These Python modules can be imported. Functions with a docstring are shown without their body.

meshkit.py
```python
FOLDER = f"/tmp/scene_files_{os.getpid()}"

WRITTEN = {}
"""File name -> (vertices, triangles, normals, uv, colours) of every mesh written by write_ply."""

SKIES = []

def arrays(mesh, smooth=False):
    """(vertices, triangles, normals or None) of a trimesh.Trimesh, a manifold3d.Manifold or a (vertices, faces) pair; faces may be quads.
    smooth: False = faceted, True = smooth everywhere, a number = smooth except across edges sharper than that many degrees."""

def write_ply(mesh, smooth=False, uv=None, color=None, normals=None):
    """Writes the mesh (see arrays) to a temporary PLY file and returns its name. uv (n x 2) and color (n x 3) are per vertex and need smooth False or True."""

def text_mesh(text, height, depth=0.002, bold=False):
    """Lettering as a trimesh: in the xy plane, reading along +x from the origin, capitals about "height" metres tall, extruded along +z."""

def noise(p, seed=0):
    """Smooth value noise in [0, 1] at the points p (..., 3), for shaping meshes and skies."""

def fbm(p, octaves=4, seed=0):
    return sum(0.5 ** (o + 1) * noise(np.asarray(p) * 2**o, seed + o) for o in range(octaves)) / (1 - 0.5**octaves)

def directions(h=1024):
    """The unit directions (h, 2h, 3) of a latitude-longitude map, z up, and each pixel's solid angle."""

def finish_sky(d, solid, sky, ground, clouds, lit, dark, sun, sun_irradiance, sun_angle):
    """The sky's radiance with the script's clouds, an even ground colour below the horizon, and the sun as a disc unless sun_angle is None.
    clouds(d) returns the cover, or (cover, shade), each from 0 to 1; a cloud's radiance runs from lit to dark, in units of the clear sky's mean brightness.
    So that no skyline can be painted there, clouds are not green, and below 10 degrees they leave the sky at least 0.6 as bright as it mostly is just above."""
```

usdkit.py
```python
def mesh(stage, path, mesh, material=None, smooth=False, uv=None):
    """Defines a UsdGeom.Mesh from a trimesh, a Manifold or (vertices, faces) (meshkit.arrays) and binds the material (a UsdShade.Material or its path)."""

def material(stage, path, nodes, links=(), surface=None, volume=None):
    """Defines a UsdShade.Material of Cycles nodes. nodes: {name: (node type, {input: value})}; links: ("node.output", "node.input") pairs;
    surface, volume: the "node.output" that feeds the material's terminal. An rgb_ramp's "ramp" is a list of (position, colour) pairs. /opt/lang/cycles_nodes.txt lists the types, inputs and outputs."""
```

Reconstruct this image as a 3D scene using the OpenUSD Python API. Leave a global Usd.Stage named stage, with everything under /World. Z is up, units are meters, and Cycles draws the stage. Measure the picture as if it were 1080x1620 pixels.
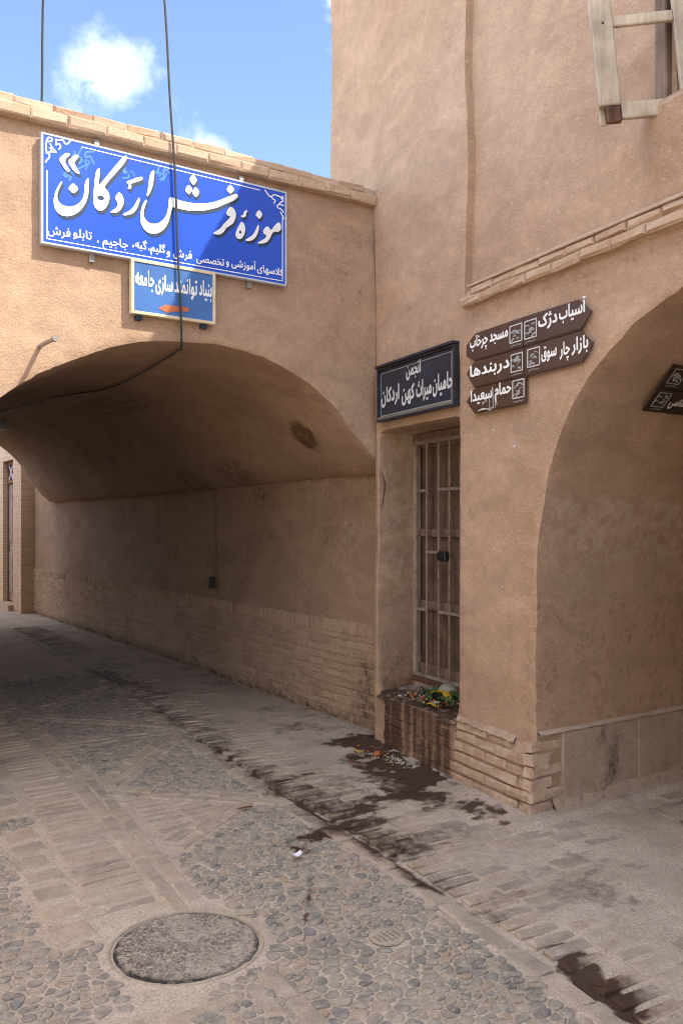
import math, random
import numpy as np, trimesh, manifold3d, usdkit, meshkit
from shapely.geometry import Polygon, LineString, Point
from shapely import union_all
from scipy.interpolate import PchipInterpolator
from scipy.spatial import cKDTree, Voronoi
from pxr import Usd, UsdGeom, UsdLux, UsdShade, Sdf, Gf, Vt

stage = Usd.Stage.CreateInMemory()
UsdGeom.SetStageUpAxis(stage, 'Z'); UsdGeom.SetStageMetersPerUnit(stage, 1.0)
world = UsdGeom.Xform.Define(stage, '/World'); stage.SetDefaultPrim(world.GetPrim())
UsdGeom.Scope.Define(stage, '/World/Looks')

# ------------------------------------------------------------------ camera, sky, sun, exposure
EYE = 1.6
YAW = math.radians(33.3)
cam = UsdGeom.Camera.Define(stage, '/World/camera')
FOCAL_PX, W_PX, H_PX, HORIZON = 1354.0, 1080.0, 1620.0, 832.0
cam.CreateHorizontalApertureAttr(24.0); cam.CreateVerticalApertureAttr(36.0)
cam.CreateFocalLengthAttr(24.0 * FOCAL_PX / W_PX)
cam.CreateVerticalApertureOffsetAttr(24.0 / W_PX * (HORIZON - H_PX / 2))
cam.CreateClippingRangeAttr(Gf.Vec2f(0.05, 500))
cam.AddTranslateOp().Set(Gf.Vec3d(0, 0, EYE))
cam.AddRotateXYZOp().Set(Gf.Vec3f(90, 0, -math.degrees(YAW)))
cam.CreateExposureAttr(1.88)

SUN = np.array([0.70, -1.0, 1.45]); SUN /= np.linalg.norm(SUN)
sun_el, sun_rot = math.asin(SUN[2]), math.atan2(SUN[0], SUN[1])
sun = UsdLux.DistantLight.Define(stage, '/World/sun')
sun.CreateIntensityAttr(0.5); sun.CreateAngleAttr(0.5); sun.CreateColorAttr(Gf.Vec3f(1.0, 0.93, 0.83))
sun.CreateNormalizeAttr(True)
sun.AddRotateXYZOp().Set(Gf.Vec3f(90 - math.degrees(sun_el), 0, math.degrees(math.atan2(SUN[1], SUN[0])) + 90))

sky = UsdLux.DomeLight.Define(stage, '/World/sky'); sky.CreateIntensityAttr(1.0)
def unit(v): return tuple(np.array(v) / np.linalg.norm(v))
sky_mat = usdkit.material(stage, '/World/Looks/sky_look', {
    'sky': ('sky_texture', {'sky_type': 'single_scattering', 'sun_disc': False, 'sun_elevation': sun_el, 'sun_rotation': sun_rot,
                            'altitude': 1000.0, 'air_density': 1.0, 'aerosol_density': 1.5, 'ozone_density': 1.0}),
    'dir': ('texture_coordinate', {}),
    'warp': ('noise_texture', {'scale': 7.0, 'detail': 5.0, 'roughness': 0.6}),
    'wv': ('vector_math', {'math_type': 'multiply_add', 'vector2': (0.16, 0.16, 0.16), 'vector3': (-0.08, -0.08, -0.08)}),
    'wd': ('vector_math', {'math_type': 'add'}),
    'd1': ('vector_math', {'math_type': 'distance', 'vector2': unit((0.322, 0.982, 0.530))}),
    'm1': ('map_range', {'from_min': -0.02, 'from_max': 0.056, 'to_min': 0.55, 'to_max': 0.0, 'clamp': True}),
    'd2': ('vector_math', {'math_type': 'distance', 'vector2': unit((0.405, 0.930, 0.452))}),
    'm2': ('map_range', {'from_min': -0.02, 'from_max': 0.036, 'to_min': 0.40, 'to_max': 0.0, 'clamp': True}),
    'shift': ('vector_math', {'math_type': 'add', 'vector2': (-1.75, 4.59, 4.8)}), 'big': ('noise_texture', {'scale': 3.1, 'detail': 6.0, 'roughness': 0.58}),  # bright fill clouds, added out of view; shift keeps the visible sky clear
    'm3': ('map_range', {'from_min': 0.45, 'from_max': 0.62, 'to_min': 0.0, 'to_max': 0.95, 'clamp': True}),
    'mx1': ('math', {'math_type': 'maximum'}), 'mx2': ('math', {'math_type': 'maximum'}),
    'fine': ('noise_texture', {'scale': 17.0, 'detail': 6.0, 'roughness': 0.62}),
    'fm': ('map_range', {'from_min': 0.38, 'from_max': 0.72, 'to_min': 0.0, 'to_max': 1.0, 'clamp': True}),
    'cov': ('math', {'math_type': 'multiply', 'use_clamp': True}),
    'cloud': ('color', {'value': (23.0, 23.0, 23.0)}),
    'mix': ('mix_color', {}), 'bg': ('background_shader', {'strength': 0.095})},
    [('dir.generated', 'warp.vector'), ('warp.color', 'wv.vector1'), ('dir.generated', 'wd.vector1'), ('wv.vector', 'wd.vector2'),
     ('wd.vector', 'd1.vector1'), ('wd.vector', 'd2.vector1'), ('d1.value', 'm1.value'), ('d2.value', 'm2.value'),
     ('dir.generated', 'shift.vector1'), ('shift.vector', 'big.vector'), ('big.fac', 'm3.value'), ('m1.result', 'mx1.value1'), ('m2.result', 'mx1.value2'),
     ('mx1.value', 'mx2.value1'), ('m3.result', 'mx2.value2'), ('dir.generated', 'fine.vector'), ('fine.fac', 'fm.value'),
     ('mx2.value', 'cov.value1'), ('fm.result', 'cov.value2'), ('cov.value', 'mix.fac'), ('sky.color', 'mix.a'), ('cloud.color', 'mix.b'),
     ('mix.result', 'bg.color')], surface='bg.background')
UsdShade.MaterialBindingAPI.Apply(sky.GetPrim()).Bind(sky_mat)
sky.GetPrim().SetCustomDataByKey('label', 'blue daytime sky with small white clouds and added bright fill clouds out of view'); sky.GetPrim().SetCustomDataByKey('kind', 'structure')
# ------------------------------------------------------------------ helpers
rng = np.random.default_rng(11); random.seed(11)
used = {}
def path_for(name, parent=None):
    base = (parent.GetPath().pathString if parent is not None else '/World') + '/' + name
    n = used.get(base, 0); used[base] = n + 1
    return base if n == 0 else f'{base}_{n:03d}'
def tag(p, label=None, cat=None, group=None, kind=None):
    for k, v in (('label', label), ('category', cat), ('group', group), ('kind', kind)):
        if v: p.SetCustomDataByKey(k, v)
    return p
def thing(name, label=None, cat=None, group=None, kind=None, parent=None):
    return tag(UsdGeom.Xform.Define(stage, path_for(name, parent)).GetPrim(), label, cat, group, kind)
def obj(name, mesh, mat, parent=None, smooth=False, fields=None, label=None, cat=None, group=None, kind=None):
    """One Mesh prim; fields: {primvar: function of the points, or a value}."""
    m = usdkit.mesh(stage, path_for(name, parent), mesh, mat, smooth=smooth)
    if fields:
        P = np.array(m.GetPointsAttr().Get(), float)
        for k, fn in fields.items():
            v = fn(P) if callable(fn) else np.full(len(P), float(fn)) if np.ndim(fn) == 0 else np.asarray(fn)
            UsdGeom.PrimvarsAPI(m).CreatePrimvar(k, Sdf.ValueTypeNames.FloatArray, 'vertex').Set(Vt.FloatArray.FromNumpy(np.asarray(v, np.float32)))
    return tag(m.GetPrim(), label, cat, group, kind)
def join(ms):
    vs, fs, n = [], [], 0
    for v, f in ms:
        vs.append(np.asarray(v, float)); fs.append(np.asarray(f, int) + n); n += len(v)
    return np.vstack(vs), np.vstack(fs)
def T(v, f): return trimesh.Trimesh(v, f, process=False)
def smoothstep(a, b, x):
    t = np.clip((x - a) / (b - a), 0, 1); return t * t * (3 - 2 * t)

def block(c, ux, uy, un, lx, ly, lz, ch=0.006, jit=0.0015, sink=0.03, r=None):
    """A brick or stone: centre c of its outer face's foot, axes ux, uy along the face, un outward; outer face lies lz above c."""
    r = r or rng
    v = []
    for (z, k) in ((-sink, 0), (lz - ch, 0), (lz, ch)):
        for sx, sy in ((-1, -1), (1, -1), (1, 1), (-1, 1)):
            v.append(c + ux * (sx * (lx / 2 - k)) + uy * (sy * (ly / 2 - k)) + un * z)
    v = np.array(v) + r.normal(0, jit, (12, 3))
    f = []
    for a in (0, 4):
        for i in range(4):
            j = (i + 1) % 4
            f += [(a + i, a + j, a + 4 + j), (a + i, a + 4 + j, a + 4 + i)]
    f += [(8, 9, 10), (8, 10, 11)]
    return v, np.array(f)
def box(x0, x1, y0, y1, z0, z1):
    b = trimesh.creation.box((x1 - x0, y1 - y0, z1 - z0)); b.apply_translation(((x0 + x1) / 2, (y0 + y1) / 2, (z0 + z1) / 2)); return b.vertices, b.faces
def rbox(x0, x1, y0, y1, z0, z1, r=0.006):
    """Box with chamfered edges."""
    pts = []
    for x, sx in ((x0, 1), (x1, -1)):
        for y, sy in ((y0, 1), (y1, -1)):
            for z, sz in ((z0, 1), (z1, -1)):
                pts += [(x + sx * r, y + sy * r, z), (x + sx * r, y, z + sz * r), (x, y + sy * r, z + sz * r)]
    h = trimesh.convex.convex_hull(np.array(pts)); return h.vertices, h.faces
def place(m, o, ux, uy, uz):
    v, f = m; v = np.asarray(v, float)
    return o + v[:, :1] * ux + v[:, 1:2] * uy + v[:, 2:3] * uz, f
def tube(pts, r, n=8):
    pts = np.array(pts, float); rings = []
    for i, p in enumerate(pts):
        t = pts[min(i + 1, len(pts) - 1)] - pts[max(i - 1, 0)]; t /= np.linalg.norm(t)
        a = np.cross(t, [0, 0, 1.0]) if abs(t[2]) < 0.9 else np.cross(t, [1.0, 0, 0]); a /= np.linalg.norm(a); b = np.cross(t, a)
        rr = r[i] if np.ndim(r) else r
        rings.append([p + rr * (math.cos(k * 2 * math.pi / n) * a + math.sin(k * 2 * math.pi / n) * b) for k in range(n)])
    v = np.vstack(rings + [[pts[0]], [pts[-1]]]); f = []
    m = len(pts)
    for i in range(m - 1):
        for k in range(n):
            a, b = i * n + k, i * n + (k + 1) % n
            f += [(a, b, b + n), (a, b + n, a + n)]
    for k in range(n):
        f += [(m * n, (k + 1) % n, k), (m * n + 1, (m - 1) * n + k, (m - 1) * n + (k + 1) % n)]
    f = np.array(f)[:, ::-1]
    return v, f
def fb(p, s, o=3, seed=0): return meshkit.fbm(np.asarray(p) * s, o, seed)
def manifold(m):
    v, f = m
    return manifold3d.Manifold(manifold3d.Mesh(np.asarray(v, np.float32), np.asarray(f, np.uint32)))
def prism(poly2, axis, a, b):
    """Extrude a shapely polygon given in (y,z) along x (axis 'x') or in (x,z) along y (axis 'y')."""
    cs = manifold3d.CrossSection([np.array(poly2.exterior.coords)[:-1]], manifold3d.FillRule.NonZero)
    m = cs.extrude(b - a)
    if axis == 'x': M = [[0, 0, 1, a], [1, 0, 0, 0], [0, 1, 0, 0]]
    else: M = [[1, 0, 0, 0], [0, 0, -1, b], [0, 1, 0, 0]]
    return m.transform(np.array(M, float))
def rough(P, low=0.022, mid=0.012, fine=0.004, seed=3):
    d = np.zeros_like(P)
    for k in range(3):
        d[:, k] = low * (meshkit.noise(P * 1.3, seed + k) - 0.5) + mid * (meshkit.noise(P * 5.5, seed + 7 + k) - 0.5) + fine * (meshkit.noise(P * 19, seed + 13 + k) - 0.5)
    return d
def plastered(man, edge, seed, warp=None, soften=2, amp=1.0):
    """Hand-plastered body: refined, edges worn round, surface uneven."""
    m = man.refine_to_length(edge).to_mesh()
    t = trimesh.Trimesh(np.array(m.vert_properties[:, :3], float), np.array(m.tri_verts), process=False)
    t.merge_vertices(digits_vertex=5)
    if soften: trimesh.smoothing.filter_laplacian(t, lamb=0.5, iterations=soften)
    v = np.array(t.vertices)
    v = v + amp * rough(v, seed=seed)
    if warp is not None: v = warp(v)
    return v, np.array(t.faces)

# ------------------------------------------------------------------ materials
def look(name, nodes, links, surface): return usdkit.material(stage, '/World/Looks/' + name, nodes, links, surface=surface)
def earthy(name, c1, c2, big=1.1, speck=150.0, bump=0.004, stain=(0.05, 0.03, 0.02), pale=(0.55, 0.47, 0.40), rough_=0.95, wetness=0.0, tone=False, streak=None, straw=False, speck_amt=0.22, dust=None):
    """Plaster, brick, stone, soil: two tones in large patches, fine speckle, stains, chalky patches, fine relief."""
    n = {'geo': ('geometry', {}),
         'n1': ('noise_texture', {'scale': big, 'detail': 6.0, 'roughness': 0.62}),
         'r1': ('map_range', {'from_min': 0.33, 'from_max': 0.67, 'clamp': True}),
         'c12': ('mix_color', {'a': c1, 'b': c2}),
         'n2': ('noise_texture', {'scale': speck, 'detail': 3.0, 'roughness': 0.6}),
         'r2': ('map_range', {'from_min': 0.3, 'from_max': 0.7, 'to_min': 1 - speck_amt, 'to_max': 1 + speck_amt * 0.7, 'clamp': True}),
         'n3': ('noise_texture', {'scale': 17.0, 'detail': 4.0, 'roughness': 0.65}),
         'r3': ('map_range', {'from_min': 0.3, 'from_max': 0.7, 'to_min': 0.90, 'to_max': 1.08, 'clamp': True}),
         'k': ('math', {'math_type': 'multiply'}), 'kk': ('vector_math', {'math_type': 'scale'}),
         'as': ('attribute', {'attribute': 'stain'}), 'ap': ('attribute', {'attribute': 'pale'}),
         'sn': ('map_range', {'from_min': 0.25, 'from_max': 0.75, 'to_min': -0.48, 'to_max': 0.48}),
         'sa': ('math', {'math_type': 'add'}), 'ss': ('map_range', {'from_min': 0.22, 'from_max': 0.95, 'to_min': 0.0, 'to_max': 0.93, 'clamp': True}),
         'pa': ('math', {'math_type': 'add'}), 'ps': ('map_range', {'from_min': 0.25, 'from_max': 0.85, 'to_min': 0.0, 'to_max': 0.75, 'clamp': True}),
         'sg': ('math', {'math_type': 'greater_than', 'value2': 0.02}), 'sm': ('math', {'math_type': 'multiply'}),
         'pg': ('math', {'math_type': 'greater_than', 'value2': 0.02}), 'pm': ('math', {'math_type': 'multiply'}),
         'cp': ('mix_color', {'b': pale}), 'ak': ('attribute', {'attribute': 'soot_shade'}), 'nk': ('noise_texture', {'scale': 2.2, 'detail': 6.0, 'roughness': 0.65}),
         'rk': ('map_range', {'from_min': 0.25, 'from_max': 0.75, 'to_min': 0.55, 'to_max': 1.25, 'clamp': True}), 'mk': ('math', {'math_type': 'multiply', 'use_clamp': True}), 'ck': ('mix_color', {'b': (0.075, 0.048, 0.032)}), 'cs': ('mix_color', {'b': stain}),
         'n4': ('noise_texture', {'scale': speck * 0.45, 'detail': 3.0, 'roughness': 0.6}),
         'h': ('math', {'math_type': 'multiply_add', 'value2': 1.6}),
         'bmp': ('bump', {'distance': bump, 'strength': 1.0}),
         'rg': ('map_range', {'from_min': 0.0, 'from_max': 1.0, 'to_min': rough_, 'to_max': rough_ - wetness}),
         'p': ('principled_bsdf', {'specular_ior_level': 0.25})}
    l = [('geo.position', x + '.vector') for x in ('n1', 'n2', 'n3', 'n4')] + [
        ('n1.fac', 'r1.value'), ('r1.result', 'c12.fac'), ('n2.fac', 'r2.value'), ('n3.fac', 'r3.value'),
        ('r2.result', 'k.value1'), ('r3.result', 'k.value2'), ('k.value', 'kk.scale'),
        ('n3.fac', 'sn.value'), ('as.fac', 'sa.value1'), ('sn.result', 'sa.value2'), ('sa.value', 'ss.value'), ('as.fac', 'sg.value1'), ('ss.result', 'sm.value1'), ('sg.value', 'sm.value2'),
        ('ap.fac', 'pa.value1'), ('sn.result', 'pa.value2'), ('pa.value', 'ps.value'), ('ap.fac', 'pg.value1'), ('ps.result', 'pm.value1'), ('pg.value', 'pm.value2'),
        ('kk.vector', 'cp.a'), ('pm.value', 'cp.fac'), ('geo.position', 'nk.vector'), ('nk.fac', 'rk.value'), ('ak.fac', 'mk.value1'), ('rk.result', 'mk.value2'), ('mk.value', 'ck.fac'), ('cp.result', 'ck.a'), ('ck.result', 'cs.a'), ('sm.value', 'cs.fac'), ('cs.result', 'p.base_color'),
        ('n4.fac', 'h.value1'), ('n2.fac', 'h.value3'), ('h.value', 'bmp.height'), ('bmp.normal', 'p.normal'), ('sm.value', 'rg.value'), ('rg.result', 'p.roughness')]
    src = 'c12.result'
    if tone:   # colour of each piece from its own 'tone' value
        n['at'] = ('attribute', {'attribute': 'tone'}); n['rt'] = ('rgb_ramp', {'ramp': tone}); n['ct'] = ('mix_color', {'fac': 0.78})
        l += [('at.fac', 'rt.fac'), (src, 'ct.a'), ('rt.color', 'ct.b')]; src = 'ct.result'
    if dust:   # dry dust lying in patches over everything
        n['nd'] = ('noise_texture', {'scale': dust[1], 'detail': 5.0, 'roughness': 0.65}); n['rd'] = ('map_range', {'from_min': dust[2], 'from_max': dust[3], 'to_min': 0.0, 'to_max': dust[4], 'clamp': True}); n['cd'] = ('mix_color', {'b': dust[0]})
        l += [('geo.position', 'nd.vector'), ('nd.fac', 'rd.value'), (src, 'cd.a'), ('rd.result', 'cd.fac')]; src = 'cd.result'
    if straw:  # chopped straw in the mud, broad trowel patches
        n['mpt'] = ('mapping', {'scale': (2.1, 2.1, 4.2), 'rotation': (0.3, 0.2, 0.5)}); n['nt'] = ('noise_texture', {'scale': 1.0, 'detail': 3.0, 'roughness': 0.5, 'distortion': 1.2}); n['rt2'] = ('map_range', {'from_min': 0.3, 'from_max': 0.7, 'to_min': 0.86, 'to_max': 1.10, 'clamp': True})
        n['ks'] = ('vector_math', {'math_type': 'scale'}); n['mps'] = ('mapping', {'scale': (38.0, 38.0, 100.0), 'rotation': (0.6, 0.4, 0.9)}); n['ns'] = ('noise_texture', {'scale': 1.0, 'detail': 1.0, 'distortion': 0.8})
        n['rs'] = ('map_range', {'from_min': 0.64, 'from_max': 0.72, 'to_min': 0.0, 'to_max': 0.5, 'clamp': True}); n['cst'] = ('mix_color', {'b': (0.58, 0.45, 0.27)})
        n['rd2'] = ('map_range', {'from_min': 0.24, 'from_max': 0.31, 'to_min': 0.35, 'to_max': 0.0, 'clamp': True}); n['cdk'] = ('mix_color', {'b': (0.20, 0.12, 0.07)})
        l += [('geo.position', 'mpt.vector'), ('mpt.vector', 'nt.vector'), ('nt.fac', 'rt2.value'), (src, 'ks.vector1'), ('rt2.result', 'ks.scale'), ('geo.position', 'mps.vector'), ('mps.vector', 'ns.vector'), ('ns.fac', 'rs.value'), ('ks.vector', 'cst.a'), ('rs.result', 'cst.fac'),
              ('ns.fac', 'rd2.value'), ('cst.result', 'cdk.a'), ('rd2.result', 'cdk.fac')]; src = 'cdk.result'
    if streak: # runs of dirty water
        n['mp'] = ('mapping', {'scale': (14.0, 14.0, 1.1)}); n['nv'] = ('noise_texture', {'scale': 1.0, 'detail': 4.0, 'roughness': 0.6})
        n['sn2'] = ('map_range', {'from_min': 0.3, 'from_max': 0.7, 'to_min': -0.5, 'to_max': 0.5})
        l = [x for x in l if x != ('sn.result', 'sa.value2')] + [('geo.position', 'mp.vector'), ('mp.vector', 'nv.vector'), ('nv.fac', 'sn2.value'), ('sn2.result', 'sa.value2')]
    l.append((src, 'kk.vector1'))
    return look(name, n, l, 'p.BSDF')
def paint(name, col, rough_=0.4, metallic=0.0, dirt=0.15, scale=9.0, bump=0.0008, col2=None):
    c2 = col2 or tuple(np.array(col) * (1 - dirt * 2))
    n = {'geo': ('geometry', {}), 'n': ('noise_texture', {'scale': scale, 'detail': 6.0, 'roughness': 0.65}), 'r': ('map_range', {'from_min': 0.4, 'from_max': 0.75, 'clamp': True}),
         'm': ('mix_color', {'a': col, 'b': c2}), 'n2': ('noise_texture', {'scale': 90.0, 'detail': 2.0}), 'b': ('bump', {'distance': bump, 'strength': 0.6}),
         'p': ('principled_bsdf', {'roughness': rough_, 'metallic': metallic})}
    return look(name, n, [('geo.position', 'n.vector'), ('geo.position', 'n2.vector'), ('n.fac', 'r.value'), ('r.result', 'm.fac'), ('m.result', 'p.base_color'), ('n2.fac', 'b.height'), ('b.normal', 'p.normal')], 'p.BSDF')
def wood(name, c1, c2, grain=(40.0, 40.0, 2.0), rough_=0.8):
    n = {'geo': ('geometry', {}), 'mp': ('mapping', {'scale': grain}), 'n': ('noise_texture', {'scale': 1.0, 'detail': 6.0, 'roughness': 0.7, 'distortion': 0.4}),
         'r': ('map_range', {'from_min': 0.3, 'from_max': 0.7, 'clamp': True}), 'm': ('mix_color', {'a': c1, 'b': c2}),
         'n2': ('noise_texture', {'scale': 7.0, 'detail': 5.0}), 'r2': ('map_range', {'from_min': 0.35, 'from_max': 0.7, 'to_min': 0.65, 'to_max': 1.1, 'clamp': True}), 'k': ('vector_math', {'math_type': 'scale'}),
         'b': ('bump', {'distance': 0.003, 'strength': 0.8}), 'p': ('principled_bsdf', {'roughness': rough_, 'specular_ior_level': 0.25})}
    return look(name, n, [('geo.position', 'mp.vector'), ('mp.vector', 'n.vector'), ('geo.position', 'n2.vector'), ('n.fac', 'r.value'), ('r.result', 'm.fac'), ('m.result', 'k.vector1'), ('n2.fac', 'r2.value'), ('r2.result', 'k.scale'), ('k.vector', 'p.base_color'), ('n.fac', 'b.height'), ('b.normal', 'p.normal')], 'p.BSDF')

PLASTER_A, PLASTER_B = (0.402, 0.262, 0.172), (0.470, 0.322, 0.220)
DUST = (0.52, 0.435, 0.35)
M = {}
M['plaster'] = earthy('mud_plaster', PLASTER_A, PLASTER_B, big=0.9, speck=150.0, bump=0.0032, stain=(0.13, 0.065, 0.032), pale=(0.54, 0.44, 0.34), speck_amt=0.20, straw=True)
M['pale_plaster'] = earthy('pale_wall_plaster', (0.56, 0.46, 0.36), (0.64, 0.54, 0.43), big=0.8, speck=120.0, bump=0.004)
M['brick'] = earthy('adobe_brick', (0.44, 0.29, 0.19), (0.52, 0.36, 0.245), big=6.0, speck=190.0, bump=0.003, stain=(0.06, 0.032, 0.018), speck_amt=0.2,
                    tone=[(0, (0.36, 0.225, 0.145)), (0.5, (0.47, 0.315, 0.205)), (1, (0.55, 0.40, 0.27))], dust=((0.50, 0.375, 0.275), 7.0, 0.40, 0.68, 0.6))
M['step_brick'] = earthy('stained_brick', (0.40, 0.25, 0.16), (0.5, 0.33, 0.22), big=6.0, speck=190.0, bump=0.003, stain=(0.055, 0.027, 0.016), wetness=0.4, streak=True,
                         tone=[(0, (0.36, 0.225, 0.145)), (0.5, (0.45, 0.29, 0.19)), (1, (0.53, 0.37, 0.25))])
M['cornice_brick'] = earthy('tan_cornice_brick', (0.48, 0.335, 0.22), (0.56, 0.41, 0.285), big=5.0, speck=170.0, bump=0.003,
                            tone=[(0, (0.42, 0.275, 0.185)), (0.5, (0.51, 0.36, 0.24)), (1, (0.57, 0.425, 0.30))])
M['mortar'] = earthy('lime_mortar', (0.47, 0.345, 0.25), (0.56, 0.43, 0.32), big=3.0, speck=140.0, bump=0.005, stain=(0.05, 0.03, 0.018), wetness=0.3)
M['soil'] = earthy('paving_dust', (0.43, 0.355, 0.28), (0.58, 0.49, 0.40), big=2.2, speck=95.0, bump=0.0045, stain=(0.042, 0.017, 0.010), pale=(0.52, 0.46, 0.39), wetness=0.5, speck_amt=0.3)
M['cobble'] = earthy('river_cobble', (0.24, 0.215, 0.19), (0.32, 0.28, 0.24), big=9.0, speck=160.0, bump=0.003, stain=(0.042, 0.017, 0.010), wetness=0.5, speck_amt=0.25,
                     tone=[(0, (0.11, 0.115, 0.112)), (0.25, (0.20, 0.202, 0.19)), (0.6, (0.31, 0.285, 0.235)), (0.82, (0.36, 0.285, 0.205)), (0.92, (0.42, 0.32, 0.21)), (1, (0.33, 0.20, 0.14))],
                     dust=(DUST, 16.0, 0.38, 0.68, 0.72))
M['paver'] = earthy('paving_brick', (0.33, 0.25, 0.19), (0.40, 0.31, 0.24), big=5.0, speck=150.0, bump=0.003, stain=(0.042, 0.017, 0.010), wetness=0.5, speck_amt=0.25,
                    tone=[(0, (0.26, 0.235, 0.20)), (0.35, (0.36, 0.31, 0.245)), (0.7, (0.42, 0.335, 0.245)), (1, (0.46, 0.38, 0.285))],
                    dust=(DUST, 5.0, 0.36, 0.68, 0.8))
M['slab'] = earthy('grey_plinth_stone', (0.38, 0.285, 0.205), (0.47, 0.365, 0.275), big=4.0, speck=120.0, bump=0.004, stain=(0.06, 0.052, 0.042), pale=(0.48, 0.385, 0.295))
M['manhole'] = earthy('cast_concrete', (0.19, 0.172, 0.15), (0.54, 0.465, 0.38), big=55.0, speck=110.0, bump=0.012, stain=(0.03, 0.03, 0.028), speck_amt=0.5)
M['far_brick'] = look('far_brickwork', {'geo': ('geometry', {}), 'mp': ('mapping', {'rotation': (math.pi / 2, 0, math.pi / 2)}), 'mp2': ('vector_math', {'math_type': 'dot_product', 'vector2': (1, 1, 0)}), 'sx': ('vector_math', {'math_type': 'dot_product', 'vector2': (0, 0, 1)}), 'cx': ('combine_xyz', {}),
     'b': ('brick_texture', {'color1': (0.45, 0.28, 0.17), 'color2': (0.55, 0.36, 0.22), 'mortar': (0.5, 0.4, 0.3), 'scale': 1.0, 'mortar_size': 0.008, 'brick_width': 0.21, 'row_height': 0.066, 'bias': 0.1}),
     'bm': ('bump', {'distance': 0.006, 'invert': True}), 'p': ('principled_bsdf', {'roughness': 0.95})},
     [('geo.position', 'mp2.vector1'), ('geo.position', 'sx.vector1'), ('mp2.value', 'cx.x'), ('sx.value', 'cx.y'), ('cx.vector', 'b.vector'), ('b.color', 'p.base_color'), ('b.fac', 'bm.height'), ('bm.normal', 'p.normal')], 'p.BSDF')
M['sign_blue'] = paint('blue_enamel', (0.015, 0.085, 0.52), 0.30, dirt=0.06, scale=3.0)
M['sign_blue2'] = paint('faded_blue_enamel', (0.055, 0.16, 0.42), 0.35, dirt=0.15, scale=4.0)
M['white'] = paint('white_lettering', (0.82, 0.82, 0.79), 0.45, dirt=0.03)
M['navy'] = paint('dark_letter_edge', (0.012, 0.035, 0.07), 0.45, dirt=0.05)
M['sprig'] = paint('pale_blue_print', (0.06, 0.22, 0.68), 0.4, dirt=0.1)
M['frame_metal'] = paint('painted_sign_edge', (0.50, 0.54, 0.60), 0.4, dirt=0.1)
M['yellow_frame'] = paint('cream_frame', (0.68, 0.58, 0.38), 0.5, dirt=0.15)
M['orange'] = paint('orange_arrow', (0.50, 0.14, 0.05), 0.5, dirt=0.1)
M['black_sign'] = paint('black_sign_board', (0.012, 0.014, 0.022), 0.35, dirt=-0.5, scale=5.0)
M['grey_frame'] = paint('grey_olive_frame', (0.17, 0.16, 0.125), 0.5, dirt=0.15)
M['letter_grey'] = paint('weathered_white_letters', (0.60, 0.60, 0.58), 0.5, dirt=0.12, scale=30.0)
M['brown_sign'] = paint('brown_sign_board', (0.068, 0.036, 0.022), 0.38, dirt=0.1, scale=6.0)
M['dark_brown'] = paint('dark_sign_board', (0.028, 0.018, 0.013), 0.4, dirt=0.1)
M['print_grey'] = paint('grey_print', (0.36, 0.38, 0.37), 0.5, dirt=0.3, scale=60.0)
M['wire'] = paint('black_cable', (0.03, 0.028, 0.026), 0.6, dirt=0.1)
M['steel'] = paint('galvanised_pipe', (0.35, 0.33, 0.30), 0.5, metallic=0.6, dirt=0.2)
M['grille'] = paint('weathered_grille_paint', (0.29, 0.25, 0.205), 0.6, dirt=0.25, scale=25.0, col2=(0.13, 0.085, 0.06))
M['door_wood'] = wood('dusty_door_wood', (0.17, 0.105, 0.07), (0.30, 0.215, 0.16))
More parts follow.
